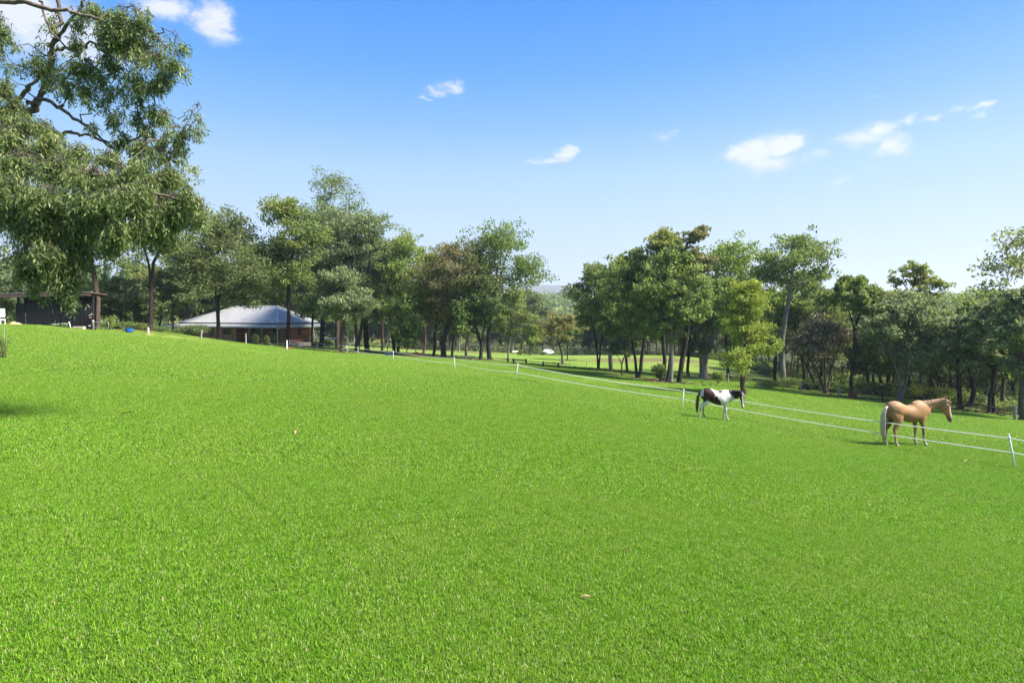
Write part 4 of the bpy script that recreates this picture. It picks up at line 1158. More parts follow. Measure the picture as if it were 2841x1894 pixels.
# ------------------------------------------------------------------ wooden posts
def wood_post(px, Y, h, w, label, mat=None, lean=0.0, group=None, name='wooden_post'):
    c0 = G(px, Y); m = MB(); rng = random.Random(int(px))
    pts = [(0, 0, -.3), (lean * .5, 0, h * .5), (lean, 0, h * .97), (lean, 0, h)]
    m.tube(pts, [w * .55, w * .5, w * .47, w * .38], 8)
    o = m.build(name, mat or M_weather); o.location = c0
    for v in o.data.vertices: v.co.x += rng.uniform(-.01, .01)
    tag(o, label, 'post', group)
    return o
wood_post(557, 62, .95, .17, 'grey wooden post on the lawn crest beside the dark hedge', lean=.12)
wood_post(682, 66, 1.25, .17, 'grey wooden post in front of the verandah, left of the round shrubs')
wood_post(897, 76, .95, .12, 'grey wooden post behind the white fence right of the house')
wood_post(993, 74, .98, .15, 'grey wooden post beside the twin dark trunks')
wood_post(1152, 82, 1.0, .12, 'grey post rising in front of the brown mulch mound')
wood_post(1224, 83, 1.05, .12, 'grey post close left of the thickest trunk with the brownish crown')
wood_post(1290, 83, 1.1, .14, 'grey post beside the small log bench')
wood_post(411, 58, .62, .2, 'short pale stump post touching the tall dark trunk', simple_mat('pale_post', (.42, .40, .36), .9, .1))
wood_post(1628, 84, .85, .10, 'lone short post in the paddock right of the timber rails')
wood_post(1556, 90, .9, .12, 'short post leaning on the lone tree of the gap')
wood_post(2020, 66, 1.05, .13, 'wire fence post left of the conical tree')
wood_post(2112, 60, 1.0, .13, 'wire fence post right of the conical tree')
wood_post(2222, 59, .95, .14, 'wire fence post in front of the log pile')
wood_post(2328, 56, 1.0, .14, 'wire fence post left of the rusty box')
wood_post(2449, 54, .75, .14, 'short dark stake right of the rusty box', M_darkwood)
wood_post(2816, 45, 1.0, .2, 'grey stump post at the forest edge near the right border')
wood_post(796, 68, 1.0, .13, 'white painted post in front of the tree at the right end of the roof', M_white)
wood_post(1075, 76, 1.3, .10, 'thin dark stake beside the blue barrel', M_darkwood)

# wire fence between them
def wire_fence(pts, label, heights=(.35, .65, .9)):
    r = empty('wire_fence', G(*pts[0])); tag(r, label, 'fence'); L0 = r.location
    for h in heights:
        m = MB()
        m.tube([G(px, Y) + Vector((0, 0, h)) - L0 for px, Y in pts], .006, 4)
        m.build('wire', M_metal, r)
wire_fence([(1905, 64), (2020, 66), (2112, 60), (2222, 59), (2328, 56), (2440, 55)], 'thin wire fence in front of the forest on the right')

# ------------------------------------------------------------------ timber rails
def timber_rail(px0, px1, Y0, Y1, h, label, second=True):
    a = G(px0, Y0); b = G(px1, Y1)
    r = empty('timber_rail', a); tag(r, label, 'rail')
    b2 = b - a
    pieces = [Vector((0, 0, 0)), b2] if second else [Vector((0, 0, 0))]
    for p in pieces:
        m = MB(); m.box((p.x - .11, p.y - .11, p.z - .3), (p.x + .11, p.y + .11, p.z + h)); m.build('post', M_darkwood, r, bevel=.015)
    if second:
        m = MB(); m.tube([(0, 0, h - .12), tuple(b2 + Vector((0, 0, h - .12)))], .06, 8); m.build('rail', M_darkwood, r)
timber_rail(1425, 1459.5, 76, 78, .66, 'dark timber hitching rail, left one of the two behind the fence bend')
timber_rail(1507, 1549, 74, 74, .62, 'dark timber hitching rail, right one of the two, beside the lone tree')
wood_post(1409, 78, .68, .24, 'thick dark timber post left of the hitching rails', M_darkwood)

# ------------------------------------------------------------------ shed
def shed():
    Y = 50.0
    x0 = (44 - CX) / F * Y; x1 = (259 - CX) / F * Y; x9 = (-70 - CX) / F * Y; xr = (264 - CX) / F * Y
    zt = P(0, 841, Y).z; zb0 = H(x0, Y) - .1
    c0 = Vector((x0, Y, H(x0, Y)))
    r = empty('garden_shed', c0); tag(r, 'low dark timber shed with a flat reddish brown roof edge on the left', 'shed')
    def L(x, y, z): return (x - c0.x, y - c0.y, z - c0.z)
    mw = simple_mat('charred_boards', (.020, .019, .021), .8, .2, var=.6, scale=5, bstr=.4, stretch=(3, 3, .25))
    boards = MB(); n = 46; rng = random.Random(4)
    for i in range(n):
        a = x0 + (x1 - x0) * i / n; b = x0 + (x1 - x0) * (i + 1) / n - .012
        d = rng.uniform(0, .018)
        lo = L(a, Y - .03 - d, H(a, Y) - .15); hi = L(b, Y + .0, zt + rng.uniform(-.015, .01))
        boards.box(lo, hi)
    tag(boards.build('boards', mw, r), None, None, None, 'stuff')
    back = MB(); back.box(L(x0, Y + .01, zb0 - .4), L(x1, Y + .06, zt - .03))
    back.box(L(x0 - .5, Y + 1.42, zb0 - .6), L(x1 - .75, Y + 1.47, zt + .62))
    back.build('wall', mw, r)
    for x in (x0 + .1, (x0 + x1) / 2, x1 - .12):
        m = MB(); m.box(L(x - .06, Y + .07, zb0 - .5), L(x + .06, Y + .19, zt + .55)); m.build('stud', M_darkwood, r)
    # roof: thin slab slightly higher at the right front, deep fascia
    za = P(0, 817, Y - .45).z; zb = P(0, 811, Y - .45).z
    def roof_pts(x, y, dz): t = (x - x9) / (xr - x9); return L(x, y, za + (zb - za) * t + dz - (y - Y + .45) * .05)
    m = MB(); m.add([roof_pts(x9, Y - .45, -.06), roof_pts(xr, Y - .45, -.06), roof_pts(xr, Y + 1.5, -.06), roof_pts(x9, Y + 1.5, -.06), roof_pts(x9, Y - .45, .03), roof_pts(xr, Y - .45, .03), roof_pts(xr, Y + 1.5, .03), roof_pts(x9, Y + 1.5, .03)],
       [(3, 2, 1, 0), (4, 5, 6, 7), (0, 1, 5, 4), (1, 2, 6, 5), (2, 3, 7, 6), (3, 0, 4, 7)])
    rf = m.build('roof', simple_mat('brown_roof_sheet', (.10, .065, .058), .7, .2), r)
    m = MB(); m.add([roof_pts(x9, Y - .485, .031), roof_pts(xr, Y - .485, .031), roof_pts(xr, Y - .38, .031), roof_pts(x9, Y - .38, .031), roof_pts(x9, Y - .485, .055), roof_pts(xr, Y - .485, .055), roof_pts(xr, Y - .38, .055), roof_pts(x9, Y - .38, .055)], [(3, 2, 1, 0), (4, 5, 6, 7), (0, 1, 5, 4), (1, 2, 6, 5), (2, 3, 7, 6), (3, 0, 4, 7)]); m.build('flashing', simple_mat('pale_flashing', (.50, .43, .41), .6, .3), rf)
    m = MB(); m.add([roof_pts(x9, Y - .454, -.30), roof_pts(xr, Y - .454, -.27), roof_pts(xr, Y - .4503, -.27), roof_pts(x9, Y - .4503, -.30), roof_pts(x9, Y - .454, -.008), roof_pts(xr, Y - .454, -.008), roof_pts(xr, Y - .4503, -.008), roof_pts(x9, Y - .4503, -.008)],
       [(3, 2, 1, 0), (4, 5, 6, 7), (0, 1, 5, 4), (1, 2, 6, 5), (2, 3, 7, 6), (3, 0, 4, 7)])
    m.build('fascia', simple_mat('brown_fascia', (.13, .075, .065), .7, .3, var=.12), rf)
    # rafters under the roof
    for x in np.linspace(x9 + .4, xr - .4, 8):
        m = MB(); m.add([roof_pts(x - .04, Y - .4, -.2), roof_pts(x + .04, Y - .4, -.2), roof_pts(x + .04, Y + 1.4, -.2), roof_pts(x - .04, Y + 1.4, -.2), roof_pts(x - .04, Y - .4, -.062), roof_pts(x + .04, Y - .4, -.062), roof_pts(x + .04, Y + 1.4, -.062), roof_pts(x - .04, Y + 1.4, -.062)],
           [(3, 2, 1, 0), (4, 5, 6, 7), (0, 1, 5, 4), (1, 2, 6, 5), (2, 3, 7, 6), (3, 0, 4, 7)]); m.build('rafter', M_darkwood, rf)
    # posts holding the open left part of the roof
    for px in (-40,):
        x = (px - CX) / F * Y; m = MB(); m.box(L(x - .06, Y - .3, H(x, Y) - .2), L(x + .06, Y - .18, zt + .5)); m.build('post', M_darkwood, r)
    # vertical splash of whitewash on the boards
    m = MB()
    for (px, pa, pb, w) in ((71, 868, 880, .035), (71.5, 884, 902, .03), (146, 858, 868, .035), (153, 888, 895, .02)):
        x = (px - CX) / F * (Y - .06); p = P(px, pa, Y - .06); q = P(px, pb, Y - .06)
        m.box(L(x - w / 2, Y - .053, q.z), L(x + w / 2, Y - .047, p.z))
    m.build('paint_mark', simple_mat('old_paint', (.30, .30, .30), .9, .1, var=.3), r)
shed()
def hose_post():
    c0 = G(258.5, 49.2); r = empty('garden_tap', c0); tag(r, 'garden tap post with a white cap at the right corner of the shed', 'tap')
    m = MB(); m.tube([(0, 0, -.1), (.0, 0, .72)], .03, 8); m.build('post', M_weather, r)
    m = MB(); m.lathe([(.001, .86), (.06, .84), (.075, .78), (.06, .72), (.001, .70)], 12); m.build('cap', M_white, r, smooth=True)
    m = MB(); m.tube([(0, -.04, .6), (.0, -.12, .6), (.0, -.15, .54)], .014, 6); m.build('spout', M_metal, r)
hose_post()
def shed_fittings():
    Y = 49.6
    c0 = P(247, 872, Y); r = empty('hose_bracket', c0); tag(r, 'rusty red hose bracket fixed low on the right end of the shed wall', 'bracket')
    m = MB(); m.box((-.025, 0, -.34), (.015, .3, -.2)); m.build('bracket', simple_mat('red_rust', (.16, .045, .03), .8, .2), r, bevel=.01)
    c0 = G(248, 49.4); r = empty('electric_meter', c0); tag(r, 'small white box on a black stake at the shed corner', 'stake')
    m = MB(); m.tube([(0, 0, -.1), (0, 0, .42)], .02, 6); m.build('stake', M_darkwood, r)
    m = MB(); m.box((-.08, -.04, .32), (.08, .04, .39)); m.build('box', M_white, r, bevel=.01)
    c0 = P(252, 873, 49.8); m = MB()
    for dx in (-.1, .06): m.lathe([(.02, -.05), (.06, -.04), (.07, .02), (.04, .06), (.001, .07)], 10, (dx, 0, dx * .6))
    m.tube([(-.1, 0, -.06), (.0, .05, 0), (.06, 0, .04)], .012, 5); m.box((-.02, 0, -.03), (.02, .35, .03))
    tag(m.build('floodlight', M_metal), 'pair of small grey floodlights on the shed corner', 'lamp'); bpy.context.scene.collection.objects['floodlight'].location = c0
shed_fittings()
def pipe():
    c0 = G(196.5, 48.6); m = MB(); m.tube([(0, 0, 0), (-.22, .1, .56)], .033, 10); o = m.build('white_pipe', M_white, smooth=True); o.location = c0
    tag(o, 'short white plastic pipe leaning against the shed wall', 'pipe')
    a = G(219.5, 48.8); m = MB(); m.box((-.44, -.15, -.05), (.44, .15, .23)); o = m.build('cream_block', M_cream, bevel=.02); o.location = a
    tag(o, 'cream rectangular block on the ground against the shed', 'block')
pipe()
def gate():
    c0 = G(262, 49.0); r = empty('pipe_gate', c0); tag(r, 'low galvanised tubular gate to the right of the shed', 'gate')
    W = (301 - 262) / F * 49; z1 = G(301, 49).z - c0.z; m = MB()
    m.tube([(0, 0, -.1), (0, 0, .66), (.05, 0, .72), (W - .12, 0, .72), (W - .03, 0, .68), (W, 0, .58), (W, 0, z1 - .1)], .022, 8); m.build('frame', M_metal, r, smooth=True)
    m = MB(); m.tube([(.02, 0, .30), (W - .02, 0, .28)], .014, 6); m.build('rail', M_metal, r)
    m = MB(); m.box((W * .4, -.03, .66), (W * .5, .03, .84)); m.build('latch', M_metal, r, bevel=.01)
gate()
def tub(px, Y, R, h, mat, label, name):
    c0 = G(px, Y); r = empty(name, c0); tag(r, label, 'tub')
    m = MB(); m.lathe([(.001, 0), (R * .72, 0), (R * .86, h * .12), (R * .98, h * .45), (R * .97, h * .8), (R, h * .93), (R * 1.03, h), (R * .98, h), (R * .93, h * .8), (R * .9, h * .2), (.001, h * .12)], 28)
    m.build('bowl', mat, r, smooth=True)
    m = MB(); k = 28; m.tube([(R * 1.01 * math.cos(a), R * 1.01 * math.sin(a), h) for a in np.linspace(0, 2 * math.pi, k)], .018, 6, cap=False); m.build('rim', mat, r, smooth=True)
tub(358, 55.5, .34, .42, M_blue, 'round blue plastic feed tub on the crest of the lawn', 'feed_tub')
tub(1077, 76, .48, .40, M_darkblue, 'dark blue water trough tub on the grass left of the mulch mound', 'water_tub')
def mound(px, Y, w, d, h, mat, label, name, seed):
    c0 = G(px, Y); n = 26; vs = []; fs = []
    for i in range(n):
        for j in range(n):
            u = i / (n - 1) * 2 - 1; v = j / (n - 1) * 2 - 1; rr = min(1, math.hypot(u, v))
            x = u * w / 2; y = v * d / 2
            z = h * max(0, (math.cos(rr * math.pi) * .5 + .5)) ** 1.1 * (1 + .35 * mnoise.noise(Vector((u * 3 + seed, v * 3, 0)))) + .05 * h * mnoise.noise(Vector((u * 14, v * 14, seed))) - .03
            vs.append((x, y, z + H(c0.x + x, c0.y + y) - c0.z))
    for i in range(n - 1):
        for j in range(n - 1): fs.append((i * n + j, (i + 1) * n + j, (i + 1) * n + j + 1, i * n + j + 1))
    m = MB(); m.add(vs, fs); o = m.build(name, mat); o.location = c0; tag(o, label, 'mound')
mound(1153, 82.5, 3.4, 3.0, .62, M_mulch, 'reddish brown mound of mulch beneath the row of gum trees', 'mulch_mound', 2)
mound(42, 48.3, 1.5, 1.2, .24, M_straw, 'small heap of straw at the left end of the shed', 'straw_heap', 4)
mound(800, 70, 2.1, 2.0, .3, M_mulch, 'flat brown mulch bed round the tree at the right end of the roof', 'mulch_bed', 8)
mound(1812, 60.5, 2.6, 2.0, .3, M_mulch, 'pile of brown leaf litter beneath the leafy bush', 'leaf_pile', 9)
# grey-leaved ground plants by the shed
def bush(px, Y, w, h, n, leaf, pal, label, name='shrub', seed=1, d=None, lift=0.0, cat='shrub'):
    rng = np.random.default_rng(seed + int(px)); c0 = G(px, Y); t = empty(name, c0); tag(t, label, cat)
    d = d or w * .8
    nb = max(5, int(n / 90)); cs = []
    for _ in range(nb):
        a = rng.uniform(0, 6.28); rr = rng.uniform(0, 1) ** .6
        cs.append((math.cos(a) * rr * w * .38, math.sin(a) * rr * d * .38, lift + (h - lift) * rng.uniform(.3, .84)))
    cs = np.array(cs); which = rng.integers(0, nb, n)
    v = rng.normal(size=(n, 3)); v /= np.linalg.norm(v, axis=1)[:, None]; v *= (rng.uniform(size=(n, 1)) ** .4) * np.array([w * .2, d * .2, h * .2])
    q = cs[which] + v; q[:, 2] = np.maximum(q[:, 2], .02)
    D = rng.normal(size=(n, 3)) + [0, 0, .2]; D /= np.linalg.norm(D, axis=1)[:, None]; L = leaf * rng.uniform(.6, 1.3, n)
    vv, f = leaf_quads(rng, q, D, L, L * .5)
    link_mesh('foliage', mesh_np('foliage', vv, f, attrs={'rnd': ('FACE', rng.uniform(size=n)), 'clump': ('FACE', np.clip(rng.uniform(size=nb)[which] * .8 + rng.normal(size=n) * .1, 0, 1))}), LM[pal], t)
    segs = [(np.array([0, 0, -.05]) + rng.normal(size=3) * [.05, .05, 0], c * .9, .022, .008) for c in cs]
    tv, tf = tube_segments(segs, 4); link_mesh('stems', mesh_np('stems', tv, tf), BM['brown'], t)
LM['sage'] = leaf_mat('leaf_sage', (.16, .22, .12), (.28, .34, .22), (.34, .40, .26), .2)
bush(164, 48.7, 1.5, .34, 420, .12, 'sage', 'low pale grey-green leafy plants along the foot of the shed', 'ground_plant', d=.5)
bush(12, 50.5, 1.7, 2.1, 1500, .14, 'dark', 'dark bush in the open left end of the shed')
bush(330, 60, 3.8, .75, 2200, .13, 'green', 'leafy green hedge behind the blue tub', 'hedge', d=1.2)
bush(385, 61.5, 3.0, .8, 1600, .13, 'green', 'leafy green hedge left of the tall dark trunk', 'hedge', d=1.2)
bush(302, 56, 1.3, 1.35, 900, .12, 'bright', 'bright green shrub behind the tubular gate')
bush(440, 62.5, 2.6, .7, 1300, .12, 'green', 'green low shrub right of the tall dark trunk', d=1.0)
bush(535, 66, 4.0, 1.3, 3600, .15, 'dark', 'dark rounded hedge in front of the left end of the house', 'hedge', d=2.2)
bush(480, 66, 2.0, .4, 1100, .13, 'green', 'small green shrub left of the dark hedge')
bush(1832, 62, 2.3, 2.0, 900, .30, 'green', 'broad-leaved bush leaning at the foot of the pale mottled trunk', d=1.4)
bush(1992, 64, 1.6, 1.3, 700, .26, 'green', 'small leafy bush left of the conical tree', d=1.1, lift=.3)
bush(1090, 79, .1, .1, 20, .05, 'green', 'tiny weed beside the dark blue tub', 'weed') if False else None
bush(8, 25.5, .8, 1.0, 900, .05, 'green', 'small twiggy sapling at the left edge in front of the shed', 'sapling', d=.6)
c_ = G(10, 25.5); m = MB(); m.tube([(0, 0, -.1), (.02, 0, .8), (.03, 0, 1.75)], [.02, .018, .012], 6); o = m.build('garden_stake', M_weather); o.location = c_; tag(o, 'thin grey stake standing in the sapling at the left edge', 'stake')
# undergrowth in front of the forest
ug = [(2130, 62, 3.2, .8, 'olive'), (2185, 66, 3.4, 1.0, 'green'), (2250, 64, 2.6, .8, 'green'), (2340, 61, 2.4, 1.1, 'green'), (2400, 62, 3.0, 1.4, 'bright'), (2452, 61, 3, 1.3, 'green'), (2555, 59, 3.6, 1.7, 'bright'), (2610, 58, 3.2, 1.5, 'green'), (2650, 56, 2.8, 1.2, 'bright'), (2705, 55, 3, 1.2, 'dark'), (2770, 52, 3, 1.1, 'green'), (2830, 50, 3, 1.1, 'dark'), (2060, 72, 3, .7, 'olive'), (2900, 49, 3, 1.2, 'green')]
UGL = ['low olive bush left of the tall pale grey trunk', 'green bush right of the tall pale grey trunk', 'green bush beside the log pile', 'green bush just left of the rusty box', 'bright green bush right behind the rusty box', 'green bush left of the multi-stemmed tree',
 'large bright green bush above the palomino horse back', 'green bush above the palomino horse neck', 'bright bush above the palomino horse ears', 'dark bush right of the palomino horse head', 'green bush below the two parallel trunks', 'dark bush at the right edge of the photo', 'low olive bush behind the conical tree', 'bush just outside the right edge']
for i, (px, Y, w, h, pal) in enumerate(ug):
    bush(px, Y, w, h, int(1300 * w / 3), .17, pal, UGL[i], 'bush', seed=i)
# bush clumps behind the row of trees
for i, (px, Y, w, h) in enumerate(((905, 88, 4, 1.2), (1000, 150, 5, 1.6), (1190, 160, 5, 1.5), (1350, 150, 5, 1.5), (1503, 152, 2.6, 1.2), (1445, 122, 2.0, 1.3))):
    bush(px, Y, w, h, 900, .22, ('green', 'dark', 'green', 'dark', 'green', 'bright')[i], 'bush %s' % ('in the shade right of the house', 'at the far edge of the paddock left of the mulch mound', 'at the far edge of the paddock behind the mulch mound', 'at the far paddock edge behind the large rounded gum', 'beside the distant white car', 'small yellow-green one beside the left hitching rail')[i])

# ------------------------------------------------------------------ small things in the paddock
def rusty_box():
    c0 = G(2366, 55.5); r = empty('rusty_drum', c0); tag(r, 'rusty red-brown metal box standing on the grass at the forest edge', 'box')
    r.rotation_euler = (0, 0, .35)
    m = MB(); m.box((-.26, -.26, -.05), (.26, .26, .60)); m.build('box', M_rust, r, bevel=.03)
    m = MB(); m.box((-.29, -.29, .603), (.29, .29, .65)); m.build('lid', M_rust, r, bevel=.01)
rusty_box()
def log_pile():
    c0 = G(2232, 62.5); r = empty('log_pile', c0); tag(r, 'pile of dark logs stacked beyond the wire fence', 'logs')
    rng = random.Random(5)
    for i, (x, z) in enumerate(((-.5, .12), (-.2, .12), (.12, .12), (.42, .12), (-.35, .34), (-.04, .34), (.28, .34), (-.1, .56), (.2, .55))):
        m = MB(); y = rng.uniform(-.2, .2); l_ = rng.uniform(.8, 1.1)
        m.tube([(x - l_ * .6 * .3, y - l_ * .5, z), (x + l_ * .3, y + l_ * .5, z + rng.uniform(-.03, .05))], [.13, .11], 9); m.build('log', M_darkwood, r)
log_pile()
def bench():
    c0 = G(1296, 82); r = empty('log_bench', c0); tag(r, 'small weathered log bench beneath the gum trees', 'bench')
    m = MB(); m.box((-1.0, -.25, .30), (1.0, .25, .42)); m.build('seat', M_weather, r, bevel=.02)
    for x in (-.7, .7): m = MB(); m.tube([(x, 0, -.05), (x, 0, .30)], .15, 9); m.build('leg', M_weather, r)
bench()
def fallen_branch(pts, rad, label, mat, name='fallen_branch'):
    L0 = G(pts[0][0], pts[0][1]); m = MB()
    m.tube([G(px, Y) + Vector((0, 0, h)) - L0 for px, Y, h in pts], rad, 7)
    for k, (px, Y, h) in enumerate(pts[1:-1]):
        q = G(px, Y) + Vector((0, 0, h)) - L0
        m.tube([q, q + Vector((.5 * (-1) ** k, .2, .35)), q + Vector((.8 * (-1) ** k, .3, .75))], [.03, .02, .008], 5)
    o = m.build(name, mat); o.location = L0; tag(o, label, 'branch')
fallen_branch([(2652, 49, .25), (2700, 48.5, .75), (2760, 48, .55), (2841, 47, .3)], [.09, .08, .06, .04], 'long dark fallen branch lying behind the palomino horse head', BM['black'])
fallen_branch([(1035, 120, 0), (1042, 119, 1.2), (1055, 118, 2.4)], [.1, .07, .03], 'pale dead branch leaning in the far paddock', BM['pale'])
fallen_branch([(965, 76.5, 0), (968, 76.5, 1.0), (962, 76.4, 1.9), (975, 76.5, 2.4)], [.07, .05, .03, .015], 'pinkish bare forked sapling beside the small silvery tree', BM['pale'])
def car():
    c0 = G(1521, 163); r = empty('car', c0, math.radians(62)); tag(r, 'small white car parked at the far edge of the paddock', 'car')
    body = [(-2.1, .35), (-2.1, .8), (-1.9, .95), (-1.5, 1.0), (-1.0, 1.45), (.4, 1.48), (1.1, 1.0), (1.9, .85), (2.1, .6), (2.1, .35)]
    m = MB(); n = len(body)
    vs = [(x, -.85, z) for x, z in body] + [(x, .85, z) for x, z in body]
    fs = [tuple(range(n)), tuple(reversed(range(n, 2 * n)))] + [(i, n + i, n + (i + 1) % n, (i + 1) % n) for i in range(n)]
    m.add(vs, fs); m.build('body', simple_mat('white_paint', (.75, .75, .75), .3, .5, var=.03), r, bevel=.06)
    m = MB(); m.add([(-1.3, -.857, 1.03), (.95, -.857, 1.03), (.35, -.857, 1.38), (-.95, -.857, 1.36)], [(0, 1, 2, 3)]); m.add([(-1.3, .857, 1.03), (.95, .857, 1.03), (.35, .857, 1.38), (-.95, .857, 1.36)], [(3, 2, 1, 0)])
    m.build('window', M_glass, r)
    for x in (-1.3, 1.3):
        for y in (-.8, .8):
            m = MB(); m.tube([(x, y - .1, .32), (x, y + .1, .32)], .32, 16); m.build('wheel', M_blacksteel, r)
car()
def far_roof():
    c0 = G(1434, 135); r = empty('far_shelter', c0); tag(r, 'low shelter with a pale roof at the far edge of the paddock', 'shelter')
    zz = P(0, 978, 135).z - c0.z
    m = MB(); m.add([(-1.0, -1, zz), (1.0, -1, zz + .15), (1.0, 1.2, zz + .35), (-1.0, 1.2, zz + .2), (-1.0, -1, zz + .12), (1.0, -1, zz + .27), (1.0, 1.2, zz + .47), (-1.0, 1.2, zz + .32)], [(3, 2, 1, 0), (4, 5, 6, 7), (0, 1, 5, 4), (1, 2, 6, 5), (2, 3, 7, 6), (3, 0, 4, 7)])
    m.build('roof', M_cream, r)
    for x in (-.9, .9):
        for y in (-.9, 1.1): m = MB(); m.tube([(x, y, -.2), (x, y, zz + .05)], .06, 6); m.build('post', M_weather, r)
far_roof()
# white seat at the very left
def chair():
    Y = 47.0; c0 = G(2, Y); r = empty('garden_chair', c0, .2); tag(r, 'white garden chair with a curved arm cut by the left edge', 'chair')
    z = lambda py: P(0, py, Y).z - c0.z
    m = MB(); m.box((-.45, .20, z(880)), (.16, .26, z(856))); m.build('backrest', M_white, r, bevel=.03)
    m = MB(); m.box((-.5, -.4, z(889)), (.25, .2, z(885))); m.build('seat', M_white, r, bevel=.02)
    m = MB(); m.tube([(-.55, -.42, z(887)), (-.1, -.42, z(885)), (.3, -.40, z(879)), (.5, -.35, z(871))], .035, 8); m.build('arm', M_white, r, smooth=True)
    for x in (-.4, .2):
        for y in (-.35, .18): m = MB(); m.tube([(x, y, -.1), (x, y, z(889))], .025, 6); m.build('leg', M_white, r)
chair()
# ------------------------------------------------------------------ brick house with silver roof
def house():
    Yc = 88.0; Xc = (770 - CX) / F * Yc
    th = -math.radians(23.5)
    z0 = P(0, 957, Yc).z
    r = empty('brick_house', (Xc, Yc, z0), th)
    tag(r, 'single-storey red brick house with a silver hipped roof and bullnose verandah', 'house')
    zE = P(0, 896.5, Yc).z - z0      # main roof eave
    zv = P(0, 909.5, Yc).z - z0      # verandah edge
    zR = P(0, 846, 94).z - z0 - .2
    # roof sheet: ribs
    g = NG('silver_roof'); t = g.n('ShaderNodeTexCoord'); w = g.n('ShaderNodeTexWave'); w.inputs['Scale'].default_value = 6.6; w.inputs['Distortion'].default_value = 0
    g.l(t.outputs['Object'], w.inputs[0]); nn = g.noise(.8, 5, .6, t.outputs['Object'])
    c = g.mix(g.maprange(nn, .35, .7), (.34, .33, .315), (.43, .42, .40))
    c = g.mix(g.math('MULTIPLY', w.outputs[1], .18), c, (.30, .31, .34))
    M_roof = g.done(g.bsdf(c, .5, .4, .1, bump=w.outputs[1], bstr=.08, bdist=.01))
    g = NG('red_brick'); t = g.n('ShaderNodeTexCoord'); mpn = g.n('ShaderNodeMapping'); mpn.inputs['Rotation'].default_value = (math.radians(90), 0, 0)
    g.l(t.outputs['Object'], mpn.inputs[0]); br = g.n('ShaderNodeTexBrick'); g.l(mpn.outputs[0], br.inputs[0])
    br.inputs['Color1'].default_value = (.24, .085, .05, 1); br.inputs['Color2'].default_value = (.36, .15, .085, 1); br.inputs['Mortar'].default_value = (.34, .27, .22, 1)
    br.inputs['Scale'].default_value = 1.0; br.inputs['Brick Width'].default_value = .24; br.inputs['Row Height'].default_value = .086; br.inputs['Mortar Size'].default_value = .012
    nn = g.noise(1.2, 4, .6, t.outputs['Object'])
    M_brick = g.done(g.bsdf(g.mix(g.maprange(nn, .3, .7, 0, .4), br.outputs[0], (.17, .08, .05)), .9, .15, bump=br.outputs[1], bstr=-.3, bdist=.02))
    g = NG('red_brick_side'); t = g.n('ShaderNodeTexCoord'); mpn = g.n('ShaderNodeMapping'); mpn.inputs['Rotation'].default_value = (math.radians(90), math.radians(0), math.radians(90))
    g.l(t.outputs['Object'], mpn.inputs[0]); br = g.n('ShaderNodeTexBrick'); g.l(mpn.outputs[0], br.inputs[0])
    br.inputs['Color1'].default_value = (.24, .085, .05, 1); br.inputs['Color2'].default_value = (.36, .15, .085, 1); br.inputs['Mortar'].default_value = (.34, .27, .22, 1)
    br.inputs['Scale'].default_value = 1.0; br.inputs['Brick Width'].default_value = .24; br.inputs['Row Height'].default_value = .086; br.inputs['Mortar Size'].default_value = .012
    M_brick2 = g.done(g.bsdf(br.outputs[0], .9, .15))
    XL = -25.6; D = 10.5; ov = 1.7
    # main roof: eave rectangle inset from the verandah edge
    e0, e1, f0, f1 = XL + 3.4, -ov * .0 - .9, .9, D - .9
    rx1, rx0 = -5.2, -14.2; ry = D / 2
    m = MB()
    E = [(e0, f0, zE), (e1, f0, zE), (e1, f1, zE), (e0, f1, zE)]; R = [(rx0, ry, zR), (rx1, ry, zR)]
    m.add(E + R, [(0, 1, 5, 4), (1, 2, 5), (2, 3, 4, 5), (3, 0, 4)])
    m.add([(x, y, zE - .03) for x, y, _ in E], [(3, 2, 1, 0)])
    rf = m.build('roof', M_roof, r)
    m = MB()
    for a, b in ((E[1], R[1]), (E[0], R[0]), (R[0], R[1]), (E[2], R[1]), (E[3], R[0])):
        m.tube([Vector(a) + Vector((0, 0, .03)), Vector(b) + Vector((0, 0, .03))], .09, 6)
    m.build('ridge_cap', simple_mat('ridge_metal', (.62, .63, .66), .45, .4, .3), rf)
    # dark gutter line under the main roof
    m = MB(); z = zE - .17
    for a, b in ((E[0], E[1]), (E[1], E[2]), (E[2], E[3]), (E[3], E[0])):
        a = Vector(a); b = Vector(b); a.z = b.z = zE - .09
        d = (b - a).normalized() * .05
        m.tube([a - d, b + d], .085, 6)
    m.build('gutter', M_blacksteel, rf)
    # bullnose verandah roof on four sides
    prof = [(0.0, zE - .2), (.35, zE - .22), (.65, zE - .30), (.85, zE - .44), (.95, zv + .12), (.97, zv)]
    corners_in = [Vector((e0, f0, 0)), Vector((e1, f0, 0)), Vector((e1, f1, 0)), Vector((e0, f1, 0))]
    dirs = [Vector((-1, -1, 0)), Vector((1, -1, 0)), Vector((1, 1, 0)), Vector((-1, 1, 0))]
    wv = [(3.2, .97), (1, 1), (1, 1), (3.2, 1)]
    m = MB(); vs = []
    for (o_, zz) in prof:
        for k in range(4):
            sx = 3.3 if k in (0, 3) else .95
            p = corners_in[k] + Vector((dirs[k].x * o_ * sx, dirs[k].y * o_ * .95, zz)); vs.append(p)
    fs = []
    for i in range(len(prof) - 1):
        for k in range(4):
            k2 = (k + 1) % 4; fs.append((i * 4 + k, (i + 1) * 4 + k, (i + 1) * 4 + k2, i * 4 + k2))
    m.add(vs, fs); bo = m.build('verandah_roof', M_roof, r)
    so = bo.modifiers.new('thick', 'SOLIDIFY'); so.thickness = .04
    # low flat carport roof running out at the far left
    m = MB(); zc = P(0, 908, 90).z - z0
    m.box((XL - 1.8, 1.5, zc - .1), (XL + 5.5, 7.5, zc)); m.build('carport_roof', M_roof, r)
